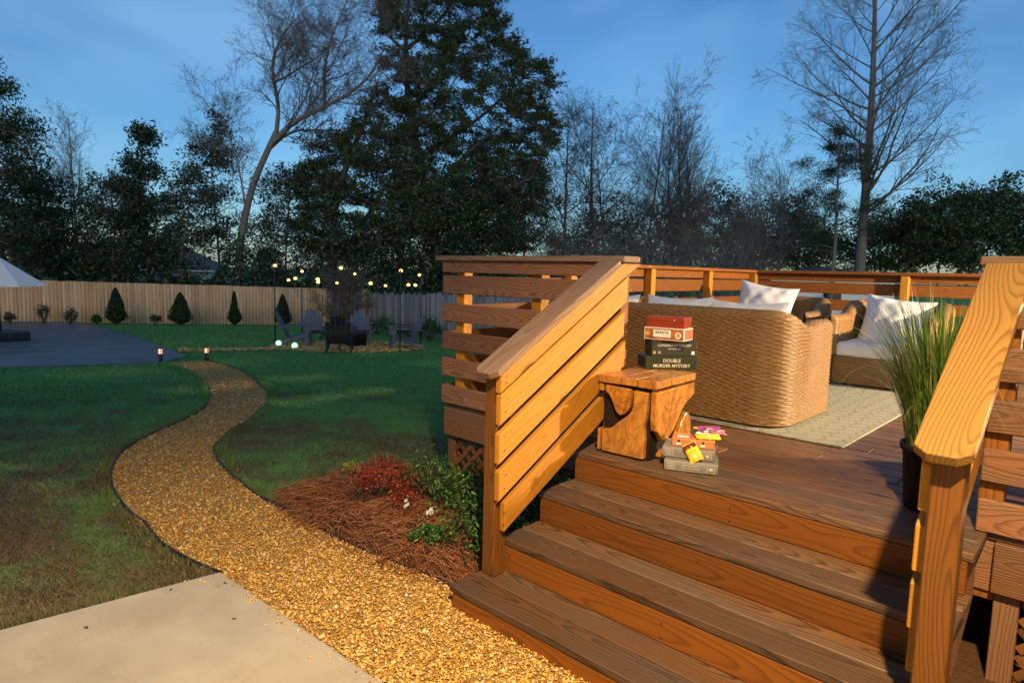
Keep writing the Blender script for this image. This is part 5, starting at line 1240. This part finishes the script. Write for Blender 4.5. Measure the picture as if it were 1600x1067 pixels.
def leafy_tree(label, px, dist, top, width_px, bottom, nl, lsize, mat, seed=0, r0=0.16, name='evergreen_tree', asp=0.5, shape='round', bark=None, group=None, c=(16, 7, 5), spread_sd=0.32, dz=0.0):
    r = np.random.default_rng(seed); b = far(px, dist); h = hgt(px, top, dist, b[2]); cw = width_px*0.5*dist/FPX; zb = max(0.3, hgt(px, bottom, dist, b[2]))
    P0 = smooth_line(np.array([(0, 0, -0.2), r.normal(0, .02*h, 3)*[1, 1, 0]+[0, 0, h*.4], r.normal(0, .03*h, 3)*[1, 1, 0]+[0, 0, h*.75], (0, 0, h*.97)]), 12)[None]
    R0 = np.linspace(r0, r0*0.15, 12)[None]
    # branch length follows the crown envelope
    n1 = c[0]*3; z = np.sort(r.uniform(zb, h*0.98, n1)); q = (z-zb)/(h-zb)
    env = {'round': np.sqrt(np.clip(1-(2*q-0.9)**2/1.25, 0.03, 1)), 'cone': np.clip(1.05-q, 0.06, 1)**0.8, 'column': np.clip(1-q**4, 0.15, 1)}[shape]*cw*r.uniform(0.6, 1.08, n1)
    a = r.uniform(0, 6.283, n1); f = np.stack([np.interp(z, P0[0, :, 2], P0[0, :, i]) for i in range(3)], 1)
    d = np.stack([np.cos(a), np.sin(a), r.normal(0.10, 0.22, n1)], 1)
    s = np.linspace(0, 1, 7)[None, :, None]; P1 = f[:, None]+d[:, None]*env[:, None, None]*s+UP*(0.10*env[:, None, None]*s**2)+np.cumsum(r.normal(0, 0.05, (n1, 7, 3)), 1)*env[:, None, None]*s
    P1[:, :, 2] -= 0.25*env[:, None]*0; R1 = (0.02+0.012*env)[:, None]*np.linspace(1, 0.2, 7)[None]
    P2, R2 = kids(r, P1, R1, c[1], 0.2, 1.0, 48, 15, 0.42, 0.3, 0.03, 0.15, 3, 0.55, 0.3)
    P2b, R2b = kids(r, P2, R2, 3, 0.3, 1.0, 45, 15, 0.5, 0.3, 0.03, 0.15, 2, 0.6, 0.5)
    T = np.concatenate([tips(P2b, 0.5), tips(P2, 0.7), tips(P1, 0.8)])
    w_ = np.concatenate([np.repeat(np.repeat(np.repeat(env, c[1]), 3), len(tips(P2b[:1], 0.5))), np.repeat(np.repeat(env, c[1]), len(tips(P2[:1], 0.7))), np.repeat(env, len(tips(P1[:1], 0.8)))])*r.gamma(1.2, 1, len(T)); w_ /= w_.sum()
    nl = int(nl*0.72); lsize *= 1.08; k = r.choice(len(T), nl, p=w_); C = T[k]+r.normal(0, 1, (nl, 3))*lsize*np.array([1.25, 1.25, 0.8])*spread_sd*3.2
    C[:, 2] = np.maximum(C[:, 2], 0.1)
    return tree(name, label, b, [tubes(P0, R0, 8), tree_mesh([(P1, R1, 4), (P2, R2, 3), (P2b, R2b, 3)])], leaves(C, lsize, asp, r), mat, bark, group=group)

# left edge: dark evergreens
leafy_tree('dark evergreen tree cut by the left edge of the picture', -8, 31, 96, 118, 300, 15000, 0.15, EVG, 1, 0.16, 'evergreen_tree')
leafy_tree('dark evergreen below the left edge tree', 18, 33, 262, 130, 440, 12000, 0.15, MAG, 2, 0.14)
bare_tree('fine twigged bare tree far off above the left evergreens', 122, 55, 176, 0.16, 0.30, 3, (16, 8, 5, 3), (32, 34, 36, 36), 0.10, 0.35, multi=2, bark=BRK)
leafy_tree('magnolia with a pointed leafy top left of the leaning tree', 236, 38, 190, 108, 440, 15000, 0.22, MAG, 4, 0.15, 'magnolia_tree', 0.42, 'cone')
for i, (px, dd, top, w, bot, n, lab) in enumerate(((66, 35, 262, 110, 438, 9000, 'low dark broadleaf tree behind the patio umbrella'), (118, 37, 282, 120, 438, 9000, 'low dark broadleaf tree left of the magnolia'), (172, 36, 276, 110, 438, 9000, 'dark broadleaf tree just left of the magnolia'), (292, 37, 268, 100, 438, 9000, 'dark broadleaf tree just right of the magnolia'), (346, 41, 172, 84, 400, 9000, 'tall broadleaf tree with a leafy top beside the leaning trunk'), (452, 40, 262, 120, 440, 12000, 'dark broadleaf tree right of the leaning trunk'), (500, 44, 205, 110, 440, 12000, 'dark broadleaf tree left of the giant oak'))):
    leafy_tree(lab, px, dd, top, w, bot, n, 0.18, MAG, 10+i, 0.11, 'broadleaf_tree', 0.45)

# the big leaning bare tree
b = far(371, 39); r = np.random.default_rng(31)
P0, R0 = px_stems([[(371, 450), (374, 390), (384, 330), (398, 280), (418, 236), (432, 206)], [(432, 206), (436, 168), (428, 128), (424, 96), (438, 60), (462, 30)], [(426, 222), (462, 188), (510, 166), (548, 146), (580, 118), (603, 70)], [(508, 166), (506, 120), (512, 78), (528, 34), (548, -12)], [(418, 236), (452, 206), (482, 203), (520, 204), (552, 208)], [(428, 128), (446, 122), (466, 108), (494, 92), (512, 74)], [(384, 330), (377, 280), (366, 236), (352, 200), (346, 178)]],
                  39, b, [0.26, 0.14, 0.17, 0.10, 0.09, 0.08, 0.07], [0.17, 0.035, 0.04, 0.03, 0.025, 0.025, 0.02], depth=[0, 1.2, -2.0, 1.0, 2.0, -1.5, 1.5])
P1, R1 = kids(r, P0[1:], R0[1:], 17, 0.12, 1.0, 50, 16, 0.50, 0.3, 0.07, 0.12, 6, 0.42, 0.25, 0.3)
P2, R2 = kids(r, P1, R1, 9, 0.15, 1.0, 40, 12, 0.48, 0.3, 0.07, 0.14, 5, 0.55, 0.3)
P3, R3 = kids(r, P2, R2, 7, 0.15, 1.0, 40, 12, 0.55, 0.3, 0.08, 0.16, 3, 0.6, 0.4)
P4, R4 = kids(r, P3, R3, 3, 0.2, 1.0, 38, 12, 0.7, 0.3, 0.05, 0.16, 2, 0.7, 0.6)
tree('leaning_tree', 'big bare tree with a pale trunk leaning right and forking', b, [tubes(P0, R0, 8), tree_mesh([(P1, R1, 5), (P2, R2, 4), (P3, R3, 3), (P4, R4, 3)])], bark=BRK)

# the giant evergreen oak in the middle
b = far(640, 40); r = np.random.default_rng(41)
P0, R0 = px_stems([[(520, 452), (518, 380), (522, 320), (540, 262), (566, 200), (590, 130)], [(548, 455), (560, 390), (575, 335), (598, 300), (622, 262)], [(690, 455), (680, 380), (672, 320), (655, 250), (640, 180), (632, 80), (640, -10)], [(655, 250), (648, 205), (668, 180), (690, 165)], [(672, 320), (700, 270), (738, 232), (772, 205), (800, 180)], [(640, 180), (668, 140), (700, 90), (735, 50)], [(632, 80), (600, 50), (590, 10)], [(672, 320), (720, 300), (780, 300), (830, 280)], [(655, 250), (690, 222), (745, 190), (810, 130), (842, 100)], [(632, 80), (680, 40), (720, -10), (740, -60)], [(660, 280), (610, 240), (575, 210)]],
                  40, b, [0.34, 0.26, 0.40, 0.13, 0.17, 0.15, 0.10, 0.15, 0.15, 0.13, 0.12], [0.08, 0.07, 0.08, 0.04, 0.04, 0.04, 0.03, 0.04, 0.04, 0.04, 0.04], depth=[0, 2, 0, -3, -2, 3, 1, -3, 2, -2, -2])
# crown: leafy boughs filling the tree's outline, several metres deep, each fed by a limb from the nearest stem
OUT = np.array([(583, -10), (601, 71), (589, 131), (560, 178), (512, 214), (478, 240), (470, 310), (460, 393), (560, 415), (700, 412), (833, 393), (857, 321), (848, 262), (875, 220), (860, 167), (872, 119), (833, 71), (788, 54), (780, 12), (762, -36), (690, -70), (610, -60)], float)
nb = 1150; qx = r.uniform(455, 880, nb*4); qy = r.uniform(-70, 415, nb*4); ok = inpoly(qx, qy, OUT)
ed = edge_dist(qx, qy, OUT); ok &= r.uniform(0, 1, nb*4) < np.where(ed < 26, 0.9, 0.75); qx, qy, ed = qx[ok][:nb], qy[ok][:nb], ed[ok][:nb]; nb = len(qx)
dp = np.minimum(ed, 90)/90*4.2; dd = 40+r.uniform(-1, 1, nb)*dp-0.3
BC = np.array([CAM+ray(x, y)*(d_/np.dot(ray(x, y)[:2], FH))-b for x, y, d_ in zip(qx, qy, dd)])
stp = P0.reshape(-1, 3); src = np.array([stp[np.argmin(np.linalg.norm((stp-c)*[1, 1, 1.0]-[0, 0, -0.35*np.linalg.norm((c-stp).mean(0)[:2])*0.1], axis=1))] for c in BC])
s = np.linspace(0, 1, 7)[None, :, None]; P1 = src[:, None]*(1-s)+BC[:, None]*s+UP*(0.25*np.linalg.norm(BC-src, axis=1)[:, None, None]*s*(1-s))+np.cumsum(r.normal(0, 0.06, (nb, 7, 3)), 1)*s
R1 = (0.012+0.006*np.linalg.norm(BC-src, axis=1))[:, None]*np.linspace(1, 0.25, 7)[None]
P2, R2 = kids(r, P1, R1, 5, 0.45, 1.0, 50, 16, 0.34, 0.3, 0.03, 0.15, 3, 0.5, 0.4)
tw = r.normal(0, 1, (nb*9, 3)); tw /= np.linalg.norm(tw, axis=1, keepdims=True); tw[:, 2] = np.abs(tw[:, 2])*0.8-0.15
E_ = np.repeat(BC, 9, 0)+tw*r.uniform(0.3, 1.05, (nb*9, 1)); P3 = np.stack([np.repeat(BC, 9, 0), E_], 1); R3 = np.tile(np.array([0.018, 0.007]), (nb*9, 1))
keep = np.repeat(r.gamma(2.0, 1, nb), 9)*r.gamma(2.0, 1, nb*9); keep /= keep.sum()
nl = 140000; k = r.choice(nb*9, nl, p=keep); u = r.uniform(0.25, 1.05, nl)[:, None]; C = P3[k, 0]*(1-u)+P3[k, 1]*u+r.normal(0, 1, (nl, 3))*np.array([0.13, 0.13, 0.09]); C[:, 2] = np.maximum(C[:, 2], 1.0)
tree('oak_tree', 'giant dark evergreen oak towering in the middle of the picture', b, [tubes(P0, R0, 9), tree_mesh([(P1, R1, 4), (P2, R2, 3), (P3, R3, 3)])], leaves(C, 0.17, 0.5, r), EVG, BRKD)
for i, (px, dd, top, w, bot, n, lab) in enumerate(((590, 37, 235, 150, 440, 15000, 'dark broadleaf undergrowth tree left under the oak'), (665, 38, 255, 160, 440, 16000, 'dark broadleaf undergrowth tree under the middle of the oak'), (750, 38, 250, 150, 440, 16000, 'dark broadleaf undergrowth tree right under the oak'), (822, 41, 262, 110, 440, 11000, 'dark broadleaf tree at the right foot of the oak'), (626, 44, 150, 120, 400, 9000, 'dense dark tree filling the left flank of the oak'), (720, 44, 160, 150, 400, 11000, 'dense dark tree filling the right flank of the oak'))):
    leafy_tree(lab, px, dd, top, w, bot, n, 0.17, EVG if i % 2 else MAG, 50+i, 0.12, 'broadleaf_tree', 0.5, bark=BRKD)
# twiggy brown bush left of the fire pit tree line (in front of the grey fence)
b = far(535, 27.5); r = np.random.default_rng(77)
st0 = np.stack([smooth_line(np.array([(r.normal(0, .12), r.normal(0, .12), 0), (r.normal(0, .45), r.normal(0, .4), r.uniform(.6, 1.0)), (r.normal(0, .55), r.normal(0, .45), r.uniform(1.2, 2.4))]), 8) for _ in range(22)]); rr = np.tile(np.linspace(.02, .006, 8), (22, 1))
P1, R1 = kids(r, st0, rr, 9, 0.15, 1, 40, 14, .4, .3, .08, .15, 4, .6, .5); P2, R2 = kids(r, P1, R1, 5, .2, 1, 40, 14, .5, .3, .05, .15, 3, .7, .6)
C = tips(P2, .5); C = C[r.integers(0, len(C), 2600)]+r.normal(0, .05, (2600, 3))
tree('twiggy_bush', 'tall brown twiggy bush in front of the grey fence behind the chairs', b, [tubes(st0, rr, 5), tree_mesh([(P1, R1, 3), (P2, R2, 3)])], leaves(C, .07, .5, r), DRY, plain('brown_twig', (0.17, 0.12, 0.085), .9), 'bush')

# bare trees right of the oak
bare_tree('bare spreading tree just right of the giant oak', 880, 46, 185, 0.18, 0.50, 61, (20, 10, 7, 3), (56, 44, 42, 40), 0.09, 0.35, bark=BRKD)
bare_tree('dark bare tree with a forked crown behind the rail', 950, 47, 172, 0.20, 0.48, 62, (18, 10, 7, 3), (58, 46, 42, 40), 0.06, 0.38, bark=BRKD, wig=0.14, multi=2)
bare_tree('bare tree between the forked and the broom shaped tree', 1003, 50, 190, 0.16, 0.42, 63, (17, 9, 7, 3), (50, 44, 42, 40), 0.10, 0.36, bark=BRKD, multi=2)
bare_tree('broom shaped bare tree with upright twigs', 1066, 52, 182, 0.20, 0.34, 64, (26, 9, 6, 2), (33, 28, 26, 26), 0.16, 0.22, bark=BRK, multi=3, wig=0.06)
bare_tree('small bare tree with pale stems behind the railing', 1168, 46, 300, 0.09, 0.5, 65, (12, 7, 5, 3), (46, 42, 40, 38), 0.10, 0.2, bark=BRK, multi=3)
bare_tree('bare tree left of the tall pine', 1218, 50, 255, 0.11, 0.5, 66, (12, 8, 6, 3), (46, 42, 40, 38), 0.10, 0.3, bark=BRK, multi=2)
# tall bare tree on the right
b = far(1344, 45); r = np.random.default_rng(71)
P0, R0 = px_stems([[(1342, 450), (1346, 380), (1352, 310), (1358, 230), (1363, 140), (1366, 60), (1368, -30), (1374, -130)]], 45, b, [0.36], [0.05], 18)
P1, R1 = kids(r, P0, R0, 50, 0.20, 0.97, 54, 8, 0.36, 0.16, 0.05, 0.06, 9, 0.34, 0.18, 0.42)
P2, R2 = kids(r, P1, R1, 12, 0.22, 1.0, 38, 10, 0.36, 0.25, 0.05, 0.08, 5, 0.5, 0.3, 0.5)
P3, R3 = kids(r, P2, R2, 7, 0.2, 1.0, 42, 12, 0.48, 0.3, 0.04, 0.12, 3, 0.6, 0.4)
P4, R4 = kids(r, P3, R3, 3, 0.3, 1.0, 42, 12, 0.6, 0.3, 0.03, 0.14, 2, 0.75, 0.7)
tree('tall_bare_tree', 'very tall bare tree with one straight trunk on the right', b, [tubes(P0, R0, 10), tree_mesh([(P1, R1, 5), (P2, R2, 4), (P3, R3, 3), (P4, R4, 3)])], bark=BRK)
# pine left of it: layered plates of needles
b = far(1300, 42); r = np.random.default_rng(81); h = hgt(1300, 205, 42, b[2])
P0 = smooth_line(np.array([(0, 0, -.2), (.1, 0, h*.4), (-.1, .1, h*.75), (-.2, 0, h)]), 12)[None]; R0 = np.linspace(.17, .03, 12)[None]
P1, R1 = kids(r, P0, R0, 30, 0.40, 0.99, 82, 8, 0.24, 0.3, 0.03, 0.10, 6, 0.32, 0.3, 0.35)
P2, R2 = kids(r, P1, R1, 8, 0.3, 1.0, 45, 12, 0.4, 0.3, 0.05, 0.1, 4, 0.6, 0.4)
T = np.concatenate([tips(P2, .5), tips(P1, .75)]); nl = 16000; C = T[r.integers(0, len(T), nl)]+r.normal(0, 1, (nl, 3))*np.array([.24, .24, .10])
tree('pine_tree', 'pine with flat dark needle layers beside the tall bare trunk', b, [tubes(P0, R0, 8), tree_mesh([(P1, R1, 4), (P2, R2, 3)])], leaves(C, .20, .16, r, 0.8), PINE, BRK)
# dark evergreen backdrop on the right and undergrowth between the trunks
for i, (px, dd, top, w, bot, n, lab) in enumerate(((1120, 58, 318, 170, 425, 13000, 'round dark evergreen behind the small pale stemmed tree'), (1190, 60, 322, 150, 425, 11000, 'round dark evergreen left of the pine'), (1252, 55, 345, 120, 425, 8000, 'dark bush left of the pine trunk'), (1410, 50, 345, 120, 425, 9000, 'dark broadleaf tree right of the tall trunk'), (1462, 47, 308, 130, 425, 12000, 'dark broadleaf tree above the rear railing at right'), (1540, 46, 300, 150, 425, 14000, 'dark broadleaf tree behind the top of the right stair cap'), (1625, 45, 296, 140, 425, 10000, 'dark broadleaf tree cut by the right edge of the picture'), (925, 58, 335, 150, 425, 10000, 'dim evergreen mass under the forked tree'), (1020, 60, 330, 160, 425, 10000, 'dim evergreen mass under the broom shaped tree'), (1340, 60, 352, 150, 425, 9000, 'dim evergreen mass behind the tall trunk'))):
    leafy_tree(lab, px, dd, top, w, bot, n, 0.24, EVG, 90+i, 0.12, 'broadleaf_tree', 0.5, bark=BRKD)
# brush thicket beyond the deck
r = np.random.default_rng(99); parts = []
b0 = far(1080, 45)
for px in range(850, 1190, 8):
    dd = r.uniform(38, 50); p = far(px+r.uniform(-5, 5), dd); top = r.uniform(330, 392); h = hgt(px, top, dd, p[2])
    s0 = np.stack([smooth_line(np.array([(0, 0, 0), (r.normal(0, .10*h), r.normal(0, .1*h), h*.5), (r.normal(0, .28*h), r.normal(0, .25*h), h*r.uniform(.7, 1))]), 7) for _ in range(5)])+(p-b0)
    rr = np.tile(np.linspace(.035, .012, 7), (5, 1)); Q1, S1 = kids(r, s0, rr, 8, .2, 1, 38, 12, .4, .3, .07, .13, 4, .6, .5); Q2, S2 = kids(r, Q1, S1, 4, .2, 1, 38, 12, .5, .3, .05, .15, 3, .75, .7)
    parts += [tubes(s0, rr, 3), tubes(Q1, S1, 3), tubes(Q2, S2, 3)]
V, F = merge(parts); o = link('brush_thicket', npmesh('thicket', V, F), BRK); o.location = tuple(b0); tag(o, 'mass of grey leafless brush beyond the deck railing', 'thicket', kind='stuff')
# leafy hedge mass behind the tan fence
r = np.random.default_rng(100); b0 = far(260, 37); n = 50000
px = r.uniform(-60, 880, n); dd = r.uniform(34, 44, n); base = np.array([CAM[0], CAM[1]])
dirs = np.array([ray(x, 425)[:2]/np.dot(ray(x, 425)[:2], FH) for x in np.linspace(-60, 880, 200)]); di = np.stack([np.interp(px, np.linspace(-60, 880, 200), dirs[:, k]) for k in range(2)], 1)
xy = base+di*dd[:, None]; hmax = 3.9+1.2*np.sin(px*0.037)+0.8*np.sin(px*0.011+1)+0.5*np.sin(px*.09)
C = np.concatenate([xy, (gz(xy[:, 0], xy[:, 1])+hmax*r.uniform(0, 1, n))[:, None]], 1)-b0
V, F = leaves(C, 0.24, .5, r); o = link('undergrowth', npmesh('undergrowth', V, F), MAG); o.location = tuple(b0); tag(o, 'dark leafy undergrowth mass behind the yard fence', 'undergrowth', kind='stuff')

# ------------------------------------------------------------------ lamps of the house side (out of the picture): warm lanterns on posts
def post_lantern(label, x, y, z, power, col, rad=0.08, zb=0.0, aim_at=None):
    t = thing('post_lantern', label, 'lamp', (x, y, zb), group='lanterns lighting the deck')
    ox, oy = (0.16, 0.0)
    link('post', boxmesh(z+0.5-zb, 0.09, 0.09, 0.006, W_STAIN), None, t, (ox, oy, (z+0.5-zb)/2), (0, math.pi/2, 0))
    link('arm', boxmesh(0.24, 0.03, 0.03, 0.004, POLE), None, t, (ox/2, oy, z+0.30-zb)); link('shade', lathe([(0.11, 0.16), (0.03, 0.22), (0.02, 0.30), (0.0, 0.30)], 16, False), POLE, t, (0, 0, z-zb))
    ld = bpy.data.lights.new('lantern_light', 'SPOT' if aim_at else 'POINT'); ld.energy = power; ld.color = col; ld.shadow_soft_size = rad
    lo = bpy.data.objects.new('lantern_light', ld); COL.link(lo); lo.parent = t; lo.location = (0, 0, z-zb)
    if aim_at:
        ld.spot_size = R_(138); ld.spot_blend = 0.8
        lo.rotation_euler = (Vector(aim_at)-Vector((x, y, z))).to_track_quat('-Z', 'Y').to_euler()
    return t
post_lantern('warm lantern on a post at the right end of the deck', 5.15, 4.5, H0+1.72, LAMP_DECK, (1.0, 0.77, 0.48), zb=H0)
post_lantern('warm lantern on a post beside the slab behind the camera', 2.85, -2.95, 4.4, LAMP_YARD, (1.0, 0.72, 0.36), aim_at=(2.65, -2.75, 0.0))

# unseen house wings added right of deck and behind camera to cut sky light
HS = plain('sky_block_siding', (0.10, 0.11, 0.12), 0.8)
house('unseen dark house wing added along the right side of the deck to block sky light', (5.9, 9.0), (5.9, -6.0), 6.0, 2.8, 1.3, -0.1, HS, [(-3.5, 1.9, 1.6, 1.2), (2.5, 1.9, 1.6, 1.2)])
house('unseen dark house wing added behind the concrete slab to block sky light', (5.9, -6.3), (-4.0, -6.3), 6.0, 2.8, 1.3, -0.1, HS, [(-2.5, 1.8, 1.6, 1.2), (1.5, 1.8, 1.6, 1.2)])
